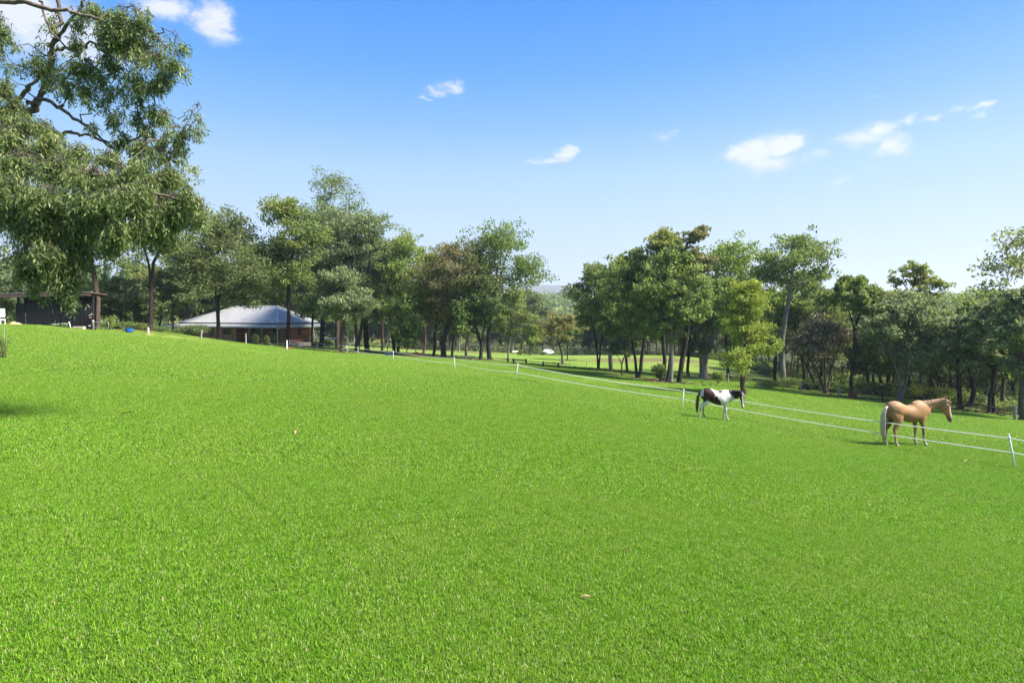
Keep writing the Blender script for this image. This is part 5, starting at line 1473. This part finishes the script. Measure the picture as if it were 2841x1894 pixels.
    # walls
    wt = zv + .1
    def wall(x0, y0, x1, y1, mat, name='wall'):
        m = MB(); m.box((x0, y0, -.6), (x1, y1, wt)); return m.build(name, mat, r)
    wall(-18.3, 1.5, -10.3, 1.75, M_brick); wall(-10.3, 1.5, -10.05, 3.5, M_brick2)
    wall(-10.05, 3.5, -2.6, 3.75, M_brick); wall(-18.5, 1.5, -18.301, 9, M_brick2)
    w2 = wall(-2.6, 3.5, -2.35, 9.2, M_brick2); wall(-18.3, 9.0, -2.6, 9.2, M_brick)
    # floor slab
    m = MB(); m.box((-18.6, .4, -.6), (-.4, 9.4, .08)); m.build('verandah_floor', simple_mat('slab', (.25, .22, .2), .8, .2), r)
    M_frame = simple_mat('window_frame', (.06, .045, .04), .5, .3)
    def window(x0, x1, za, zb, y, side=False):
        m = MB(); t = .06
        if not side:
            for a, b in (((x0, za), (x0 + t, zb)), ((x1 - t, za), (x1, zb)), ((x0 + t, za), (x1 - t, za + t)), ((x0 + t, zb - t), (x1 - t, zb)), (((x0 + x1) / 2 - t / 2, za + t), ((x0 + x1) / 2 + t / 2, zb - t))):
                m.box((a[0], y - .05, a[1]), (b[0], y - .003, b[1]))
        else:
            for a, b in (((x0, za), (x0 + t, zb)), ((x1 - t, za), (x1, zb)), ((x0 + t, za), (x1 - t, za + t)), ((x0 + t, zb - t), (x1 - t, zb))):
                m.box((y + .003, a[0], a[1]), (y + .05, b[0], b[1]))
        w_ = m.build('window', M_frame, r)
        m = MB()
        if not side: m.box((x0 + t, y - .02, za + t), (x1 - t, y - .004, zb - t))
        else: m.box((y + .004, x0 + t, za + t), (y + .02, x1 - t, zb - t))
        m.build('pane', M_glass, w_)
        m = MB()
        if not side: m.box((x0 - .08, y - .11, za - .12), (x1 + .08, y - .004, za - .02))
        else: m.box((y + .004, x0 - .08, za - .12), (y + .11, x1 + .08, za - .02))
        m.build('sill', M_brick, w_)
    zA = P(0, 928, 93).z - z0; zB = P(0, 911, 93).z - z0
    window(-16.0, -14.9, zA - .2, zB, 1.5); window(-13.0, -11.2, zA, zB, 1.5)
    window(-9.0, -7.2, .7, zB, 3.5); window(-4.4, -3.1, .4, zB, 3.5)
    window(4.0, 4.7, zA - .15, zB, -2.35, True); window(6.6, 7.3, zA - .15, zB, -2.35, True)
    m = MB(); m.box((-6.6, 3.44, .09), (-5.6, 3.497, 2.1)); d_ = m.build('door', simple_mat('dark_door', (.05, .025, .02), .5, .3), r)
    m = MB(); m.lathe([(.001, -.03), (.03, 0), (.001, .03)], 8, (-5.7, 3.41, 1.1)); m.build('handle', M_metal, d_)
    m = MB(); m.tube([(-10.4, 1.45, -.3), (-10.4, 1.45, wt)], .05, 8); m.build('downpipe', simple_mat('pale_pipe', (.35, .33, .30), .6, .3), r)
    # verandah posts with brackets
    M_pg = simple_mat('green_post', (.20, .21, .12), .7, .2); M_pw = simple_mat('pale_grey_post', (.42, .44, .46), .6, .3)
    for x, y, mt in ((-.15, .15, M_pw), (-3.2, .15, M_pg), (-5.9, .15, M_pg), (-.15, 9.6, M_pg), (-19.0, .15, M_pg), (-22.5, 2.2, M_pg), (-22.5, 7.0, M_pg)):
        m = MB(); m.box((x - .06, y - .06, -.5), (x + .06, y + .06, zv + .05)); p_ = m.build('verandah_post', mt, r)
        m = MB()
        for s in (-1, 1): m.tube([(x + s * .06, y, zv - .35), (x + s * .35, y, zv + .0)], .03, 5)
        m.build('bracket', mt, p_)
    for x in (-6.5, .4):
        m = MB(); m.lathe([(.001, -.09), (.07, -.06), (.09, 0), (.07, .06), (.001, .09)], 10, (x, .05, zv - .05)); m.build('lamp', M_white, r, smooth=True)
    # side deck with railing on the right
    m = MB(); zd = P(0, 940, 96).z - z0; m.box((-2.3, 8.0, zd - .12), (2.6, 13, zd)); dk = m.build('deck', M_weather, r)
    for z in (.45, .9): m = MB(); m.box((-2.3, 7.95, zd + z), (2.6, 8.0, zd + z + .07)); m.build('rail', M_weather, dk)
    for x in (-1.2, .1, 1.3, 2.5): m = MB(); m.box((x, 8.001, zd - 1.2), (x + .09, 8.09, zd + 1)); m.build('post', M_weather, dk)
house()
# garden in front of the verandah
def topiary(px, Y, w, h, label):
    c0 = G(px, Y); t = empty('round_shrub', c0); tag(t, label, 'shrub'); rng = np.random.default_rng(int(px)); n = 1500
    v = rng.normal(size=(n, 3)); v /= np.linalg.norm(v, axis=1)[:, None]; v *= rng.uniform(.8, 1.02, (n, 1))
    q = v * np.array([w / 2, w / 2, h * .46]); up = q[:, 2] > 0; q[up, 0] *= 1 - .35 * (q[up, 2] / (h * .46)) ** 2; q[up, 1] *= 1 - .35 * (q[up, 2] / (h * .46)) ** 2; q[:, 2] += h * .54
    D = rng.normal(size=(n, 3)); D /= np.linalg.norm(D, axis=1)[:, None]
    vv, f = leaf_quads(rng, q, D, np.full(n, .13), np.full(n, .07)); link_mesh('foliage', mesh_np('foliage', vv, f, attrs={'rnd': ('FACE', rng.uniform(size=n)), 'clump': ('FACE', np.full(n, .2))}), LM['dark'], t)
    m = MB(); m.tube([(0, 0, -.1), (0, 0, h * .5)], .05, 6); m.build('stem', BM['brown'], t)
topiary(708, 80, 1.1, 1.55, 'left one of two clipped round shrubs before the verandah')
topiary(739, 80, .9, 1.4, 'right clipped conical shrub before the verandah')
for i, (px, w, h, pal, lb) in enumerate(((722, 1.0, .4, 'dark', 'low dark plant between the two clipped shrubs'), (750, 1.0, .45, 'bright', 'low yellow-green plant right of the clipped shrubs'), (765, .9, .4, 'green', 'low green plant near the pale corner post'), (778, 1.0, .5, 'bright', 'yellow-green plant at the right end of the verandah bed'))):
    bush(px, 79, w, h, 420, .1, pal, lb, 'garden_plant', seed=50 + i)
for i, (px, s, lb) in enumerate(((752, .18, 'pale rounded rock among the low plants of the verandah bed'), (764, .15, 'small grey rock at the edge of the verandah bed'), (838, .2, 'pale rock lying under the white fence right of the house'))):
    m = MB(); k = G(px, 76)
    m.lathe([(.001, -.3), (.8, -.2), (1, .1), (.75, .5), (.35, .7), (.001, .72)], 9)
    o = m.build('rock', M_stone, smooth=True); o.location = k; o.scale = (s * 1.3, s, s); tag(o, lb, 'rock')
# ------------------------------------------------------------------ horses
def catmull(A, k=4):
    A = np.asarray(A, float); out = []
    for i in range(len(A) - 1):
        p0, p1, p2, p3 = A[max(i - 1, 0)], A[i], A[i + 1], A[min(i + 2, len(A) - 1)]
        for s in np.linspace(0, 1, k + 1)[:-1]:
            out.append(.5 * (2 * p1 + (-p0 + p2) * s + (2 * p0 - 5 * p1 + 4 * p2 - p3) * s * s + (-p0 + 3 * p1 - 3 * p2 + p3) * s ** 3))
    out.append(A[-1]); return np.array(out)
def etube(mb, rows, side, n=18, egg=0.0, fixed_ring=None):
    """rows: (x,y,z, half depth, half width); side: sideways direction(s); depth is perpendicular to path and side"""
    R = catmull(rows, 4); R[:, 3:] = np.maximum(R[:, 3:], .004)
    sd = np.asarray(side, float)
    if sd.ndim == 2: sd = catmull(sd, 4)
    else: sd = np.tile(sd, (len(R), 1))
    vs = []
    for i in range(len(R)):
        t = R[min(i + 1, len(R) - 1), :3] - R[max(i - 1, 0), :3]; t /= np.linalg.norm(t) + 1e-9
        s = sd[i] - t * (sd[i] @ t); s /= np.linalg.norm(s) + 1e-9
        d = np.cross(s, t)
        if fixed_ring is not None: d = np.asarray(fixed_ring, float)
        for k in range(n):
            a = 2 * math.pi * k / n
            wd = R[i, 4] * (1 - egg * math.cos(a))
            vs.append(tuple(R[i, :3] + d * math.cos(a) * R[i, 3] + s * math.sin(a) * wd))
    m = len(R); fs = []
    for i in range(m - 1):
        for k in range(n):
            k2 = (k + 1) % n; fs.append((i * n + k, i * n + k2, (i + 1) * n + k2, (i + 1) * n + k))
    fs.append(tuple(reversed(range(n)))); fs.append(tuple((m - 1) * n + k for k in range(n)))
    mb.add(vs, fs)

def fold(p, poly):
    """inside-polygon test"""
    x, y = p; c = False; n = len(poly)
    for i in range(n):
        (x1, y1), (x2, y2) = poly[i], poly[(i + 1) % n]
        if (y1 > y) != (y2 > y) and x < (x2 - x1) * (y - y1) / (y2 - y1) + x1: c = not c
    return c

def horse(name, label, loc, yaw, pitch, scale, neck, head_dir, face, leg_shift, coat, mane_mat, tail_mat, fat=1.0, hsc=1.0, leg_drop=(0, 0, 0, 0)):
    """built at 1.6 m withers height; x forward, y left, z up. The near side is -y"""
    mb = MB()
    T = [(-.86, 0, 1.30, .06, .05), (-.80, 0, 1.28, .17, .14), (-.68, 0, 1.27, .27, .23), (-.48, 0, 1.265, .32, .285), (-.24, 0, 1.20, .30 * fat, .275 * fat), (0, 0, 1.125, .325 * fat, .30 * fat),
         (.22, 0, 1.13, .355 * fat, .295 * fat), (.42, 0, 1.19, .375, .255), (.58, 0, 1.21, .335, .225), (.72, 0, 1.18, .25, .19), (.82, 0, 1.16, .15, .12), (.87, 0, 1.15, .05, .05)]
    etube(mb, T, (0, 1, 0), 22)
    # withers ridge and croup
    etube(mb, [(.20, 0, 1.44, .07, .06), (.38, 0, 1.49, .10, .07), (.54, 0, 1.47, .11, .07), (.70, 0, 1.40, .08, .07)], (0, 1, 0), 10)
    neck = np.array(neck, float)
    # side vectors of the neck turn with the neck
    sv = []
    for i in range(len(neck)):
        t = neck[min(i + 1, len(neck) - 1), :3] - neck[max(i - 1, 0), :3]
        s = np.cross([0, 0, 1.0], t); s /= np.linalg.norm(s) + 1e-9; sv.append(s)
    etube(mb, neck, np.array(sv), 16)
    poll = neck[-1, :3]; hd = np.array(head_dir, float); hd /= np.linalg.norm(hd)
    fc = np.array(face, float); fc -= hd * (fc @ hd); fc /= np.linalg.norm(fc)   # forehead normal
    hs = np.cross(hd, fc)
    def hp(t, f=0.0, s=0.0): return poll + (hd * t + fc * f + hs * s) * hsc
    rows = []
    for t, dep, wid, off in ((-.07, .05, .05, .0), (-.02, .09, .085, -.01), (.08, .125, .10, -.02), (.18, .14, .098, -.035), (.28, .125, .085, -.03), (.38, .095, .066, -.012), (.48, .078, .056, .0), (.56, .073, .060, .002), (.61, .060, .055, -.005), (.645, .03, .035, -.01)):
        rows.append((*(hp(t, off)), dep * hsc, wid * hsc))
    etube(mb, rows, hs, 14)
    # ears
    for s in (-1, 1):
        a = hp(-.04, .02, s * .055); b = hp(-.13, .03, s * .085); c = hp(-.235, .045, s * .095)
        etube(mb, [(*a, .03, .03), (*b, .034, .022), (*((b + c) / 2), .022, .016), (*c, .006, .006)], fc, 8)
    dx = leg_shift
    def leg(rows, x, y, dz):
        out = []
        for (a, b, z, d, w) in rows:
            k = max(0, min(1, (1.0 - z) / 1.0)); q = 1.16 if z < .8 else 1.0; out.append((a + x * k ** .9, b + 0, z - dz * k ** .6 if z < .9 else z, d * q, w * q))
        etube(mb, [(a, y * b if True else 0, z, d, w) for a, b, z, d, w in out], (0, 1, 0), 12, fixed_ring=None)
    hind = [(-.60, .10, 1.34, .20, .10), (-.56, .135, 1.16, .235, .125), (-.50, .155, .98, .19, .115), (-.54, .155, .82, .125, .085), (-.61, .15, .68, .075, .055), (-.665, .15, .575, .060, .042), (-.665, .15, .50, .048, .038), (-.655, .15, .35, .033, .030), (-.65, .15, .20, .034, .031), (-.645, .15, .145, .044, .038), (-.61, .15, .09, .034, .034), (-.59, .15, .055, .046, .046), (-.575, .15, .0, .062, .056)]
    fore = [(.52, .10, 1.22, .20, .10), (.48, .135, 1.02, .16, .10), (.44, .145, .88, .105, .080), (.45, .145, .74, .068, .058), (.46, .14, .60, .048, .044), (.465, .14, .50, .050, .046), (.46, .14, .44, .042, .040), (.455, .14, .30, .031, .028), (.455, .14, .19, .033, .031), (.46, .14, .14, .042, .038), (.485, .14, .085, .033, .033), (.50, .14, .05, .044, .044), (.515, .14, .0, .060, .054)]
    leg(hind, dx[0], -1, leg_drop[0]); leg(hind, dx[1], 1, leg_drop[1]); leg(fore, dx[2], -1, leg_drop[2]); leg(fore, dx[3], 1, leg_drop[3])
    tmp = mb.build('tmp_horse', None)
    rm = tmp.modifiers.new('r', 'REMESH'); rm.mode = 'VOXEL'; rm.voxel_size = .017
    sm = tmp.modifiers.new('s', 'SMOOTH'); sm.factor = .5; sm.iterations = 7
    dg = bpy.context.evaluated_depsgraph_get(); dg.update()
    me = bpy.data.meshes.new_from_object(tmp.evaluated_get(dg)); me.name = 'body'
    old = tmp.data; bpy.data.objects.remove(tmp); bpy.data.meshes.remove(old)
    n = len(me.vertices); co = np.empty(n * 3); me.vertices.foreach_get('co', co); co = co.reshape(-1, 3)
    # keep the hoof soles flat
    npath = catmull(neck, 5)
    cols = np.zeros((n, 4)); cols[:, 3] = 1
    for i in range(n):
        p = co[i]
        dn = np.linalg.norm(npath[:, :3] - p, axis=1); j = int(np.argmin(dn)); tn = j / (len(npath) - 1)
        th_ = (p - poll) @ hd / hsc; fh = (p - poll) @ fc / hsc; sh = (p - poll) @ hs / hsc
        inhead = np.linalg.norm(p - hp(.28)) < .42 and th_ > -.26 and abs(sh) < .15 and abs(fh) < .22
        cols[i, :3] = coat(p, tn, dn[j], inhead, th_, fh, sh)
    ca = me.color_attributes.new('coat', 'FLOAT_COLOR', 'POINT'); ca.data.foreach_set('color', cols.ravel().astype(np.float32))
    me.polygons.foreach_set('use_smooth', np.ones(len(me.polygons), bool))
    r = empty(name, loc); r.rotation_euler = Euler((0, pitch, yaw), 'XYZ'); r.scale = (scale,) * 3
    tag(r, label, 'horse')
    me.materials.clear(); me.materials.append(M_coat)
    link_mesh('body', me, None, r)
    # eyes
    for s in (-1, 1):
        m = MB(); c = hp(.14, .055, s * .082)
        m.lathe([(.001, -.022), (.015, -.015), (.022, 0), (.015, .015), (.001, .022)], 10, tuple(c)); m.build('eye', M_eye, r, smooth=True)
    # nostrils
    for s in (-1, 1):
        m = MB(); c = hp(.585, .045, s * .035); m.lathe([(.001, -.014), (.013, 0), (.001, .014)], 8, tuple(c)); m.build('nostril', M_eye, r)
    # mane: locks lying on the near side of the crest and a forelock
    rng = np.random.default_rng(4); M_ = MB()
    for k in range(150):
        t = rng.uniform(.10, 1.0); q = npath[int(t * (len(npath) - 1))]
        tv_ = npath[min(int(t * (len(npath) - 1)) + 1, len(npath) - 1), :3] - npath[max(int(t * (len(npath) - 1)) - 1, 0), :3]; tv_ /= np.linalg.norm(tv_)
        s = np.cross([0, 0, 1.0], tv_); s /= np.linalg.norm(s); up = np.cross(tv_, s)
        top = q[:3] + up * (q[3] + .012); sd_ = -1 if rng.uniform() < .8 else 1
        p1 = q[:3] + up * q[3] * .75 + s * sd_ * q[4] * .78; L = rng.uniform(.35, .95)
        p2 = q[:3] + up * q[3] * (.75 - L) + s * sd_ * (q[4] * 1.08 + .01)
        p1 = p1 + tv_ * rng.normal() * .03; p2 = p2 + tv_ * rng.normal() * .05; M_.tube([top, p1, p2], [.009, .012, .003], 4)
    for k in range(8):
        a = hp(-.06, .08, rng.uniform(-.03, .03)); b = hp(.02, .135, rng.uniform(-.04, .04)); c = hp(.12, .125, rng.uniform(-.04, .04)); M_.tube([a, b, c], [.014, .016, .004], 5)
    M_.build('mane', mane_mat, r, smooth=True)
    # tail
    M_ = MB()
    for k in range(46):
        a = rng.uniform(0, 6.28); q = rng.uniform(0, 1) ** .5
        ox, oy = math.cos(a) * q, math.sin(a) * q; e = rng.uniform(.75, 1.0)
        M_.tube([(-.78, oy * .03, 1.40), (-.88 + ox * .02, oy * .045, 1.32), (-.95 + ox * .045, oy * .07, 1.10), (-.965 + ox * .065, oy * .085, .80), (-.955 + ox * .06, oy * .08, .80 - .40 * e), (-.94 + ox * .03, oy * .04, .80 - .62 * e)], [.022, .026, .026, .024, .016, .003], 5)
    M_.build('tail', tail_mat, r, smooth=True)
    return r
g = NG('horse_coat'); at = g.n('ShaderNodeAttribute', attribute_name='coat'); t = g.n('ShaderNodeTexCoord'); nn = g.noise(14, 6, .6, t.outputs['Object'])
M_coat = g.done(g.bsdf(g.mix(g.maprange(nn, .3, .7, 0, .22), at.outputs['Color'], g.mix(1.0, at.outputs['Color'], (.55, .5, .45), 'MULTIPLY')), .62, .22, bump=nn, bstr=.25, bdist=.01))
M_eye = simple_mat('eye', (.008, .006, .005), .15, .6)
M_hair_pale = simple_mat('pale_hair', (.54, .42, .28), .7, .25, var=.25, scale=14)
M_hair_tan = simple_mat('tan_hair', (.42, .27, .15), .7, .25, var=.3, scale=14)
M_hair_dark = simple_mat('dark_hair', (.020, .011, .009), .6, .3, var=.4, scale=14)
M_hair_mix = simple_mat('brown_white_hair', (.10, .055, .035), .7, .25, var=.85, scale=3.5)
def nz3(p, s): return mnoise.noise(Vector((p[0] * s, p[1] * s, p[2] * s)))

def palomino(p, tn, dn, inhead, th_, fh, sh):
    tan = np.array([.31, .165, .072]); pale = np.array([.50, .32, .18]); c = tan.copy()
    if p[2] > 1.42 and not inhead: c = c * .72 + pale * .28  # light from above painted into the coat: back, croup and crest paler
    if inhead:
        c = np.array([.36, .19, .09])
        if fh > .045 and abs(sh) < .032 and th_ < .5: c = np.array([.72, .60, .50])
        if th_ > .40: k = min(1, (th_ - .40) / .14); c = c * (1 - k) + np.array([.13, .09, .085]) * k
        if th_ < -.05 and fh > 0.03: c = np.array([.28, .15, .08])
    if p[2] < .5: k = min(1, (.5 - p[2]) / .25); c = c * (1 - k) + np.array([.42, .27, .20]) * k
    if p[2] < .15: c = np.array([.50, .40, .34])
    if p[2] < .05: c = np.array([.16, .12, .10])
    if not inhead and p[0] < -.55 and p[2] < 1.05 and abs(p[1]) < .10: c = c * .6  # painted shade: coat darkened between the hind legs
    if not inhead and p[2] < .84 and -.4 < p[0] < .4 and abs(p[1]) < .2: c = c * np.array([.8, .75, .7])  # painted shade along the underside of the belly
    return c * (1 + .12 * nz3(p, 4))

# the paint horse's patches, drawn on the side of the body (x forward, z up)
def _m(dx, dy): return ((dx - 1075) / 930 * 1.62 - .03, (1185 - dy) / 745 * 1.6)
PATCH = [_m(*q) for q in ((675, 420), (700, 395), (855, 375), (835, 445), (885, 462), (950, 510), (1010, 590), (960, 655), (1040, 600), (1080, 625), (1100, 675), (1150, 690), (1185, 770), (1245, 850), (1100, 880), (1000, 860), (900, 800), (840, 740), (760, 750), (700, 800), (650, 870), (560, 880), (575, 700), (600, 560), (640, 480))]
PATCH2 = [_m(*q) for q in ((1075, 520), (1150, 485), (1230, 480), (1220, 510), (1150, 528))]
def paint(p, tn, dn, inhead, th_, fh, sh):
    w = np.array([.62, .585, .53]); br = np.array([.040, .017, .012]); c = w
    q = (p[0] + .03 * nz3(p, 6), p[2] + .03 * nz3(p + 7, 6))
    if not inhead and tn < .35:
        if fold(q, PATCH) or fold(q, PATCH2): c = br
        if q[0] < -.735 and q[1] > 1.12: c = w
    if tn > .36 + .1 * nz3(p, 5) and dn < .36 and p[0] > .62 and p[2] > 1.0: c = br * .8
    if inhead:
        c = br * .85
        if fh > .03 and abs(sh) < .030 + .012 * (th_ < .12): c = w
        if th_ > .50 and sh < .02: c = np.array([.55, .42, .38])
        elif th_ > .54: c = np.array([.14, .09, .08])
    if not inhead and p[2] < .85:
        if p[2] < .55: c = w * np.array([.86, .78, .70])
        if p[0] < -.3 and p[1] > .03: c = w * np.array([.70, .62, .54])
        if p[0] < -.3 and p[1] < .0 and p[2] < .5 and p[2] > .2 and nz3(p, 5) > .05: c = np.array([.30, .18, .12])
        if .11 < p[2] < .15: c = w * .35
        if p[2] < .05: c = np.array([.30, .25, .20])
    return c

# palomino: Y 21.5, paint: Y 26.4
Yp = 21.6; hp_ = G(2517, Yp)
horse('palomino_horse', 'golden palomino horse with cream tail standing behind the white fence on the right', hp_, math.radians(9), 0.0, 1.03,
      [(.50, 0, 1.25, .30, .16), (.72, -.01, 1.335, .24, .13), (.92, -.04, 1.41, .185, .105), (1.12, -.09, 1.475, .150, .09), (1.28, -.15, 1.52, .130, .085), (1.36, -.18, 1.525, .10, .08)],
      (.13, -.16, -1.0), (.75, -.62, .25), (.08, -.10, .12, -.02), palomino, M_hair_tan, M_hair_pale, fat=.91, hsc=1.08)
Yq = 26.4; hq_ = G(1983, Yq)
hh1 = H(hq_.x + .5, Yq); hh0 = H(hq_.x - .5, Yq)
pit = math.atan2(hh0 - hh1, 1.0)
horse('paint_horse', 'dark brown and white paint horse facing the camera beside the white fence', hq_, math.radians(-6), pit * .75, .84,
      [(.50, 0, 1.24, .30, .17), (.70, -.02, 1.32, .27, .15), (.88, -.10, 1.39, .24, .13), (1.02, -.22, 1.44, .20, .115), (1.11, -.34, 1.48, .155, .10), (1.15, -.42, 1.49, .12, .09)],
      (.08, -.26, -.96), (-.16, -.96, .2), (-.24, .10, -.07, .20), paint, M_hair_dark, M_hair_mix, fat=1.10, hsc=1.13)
# ------------------------------------------------------------------ air
g = NG('haze_air'); pv = g.n('ShaderNodeVolumePrincipled'); pv.inputs['Color'].default_value = (.80, .88, 1.0, 1)
pv.inputs['Density'].default_value = .00021; pv.inputs['Anisotropy'].default_value = .2
g.l(pv.outputs[0], g.out.inputs['Volume'])
zb, zt_ = -90.0, 260.0
m = MB(); m.box((-5000, -250, zb), (5000, 5400, zt_)); hz = m.build('haze', g.m)
tag(hz, 'thin pale haze in the air over the valley', None, None, 'stuff')
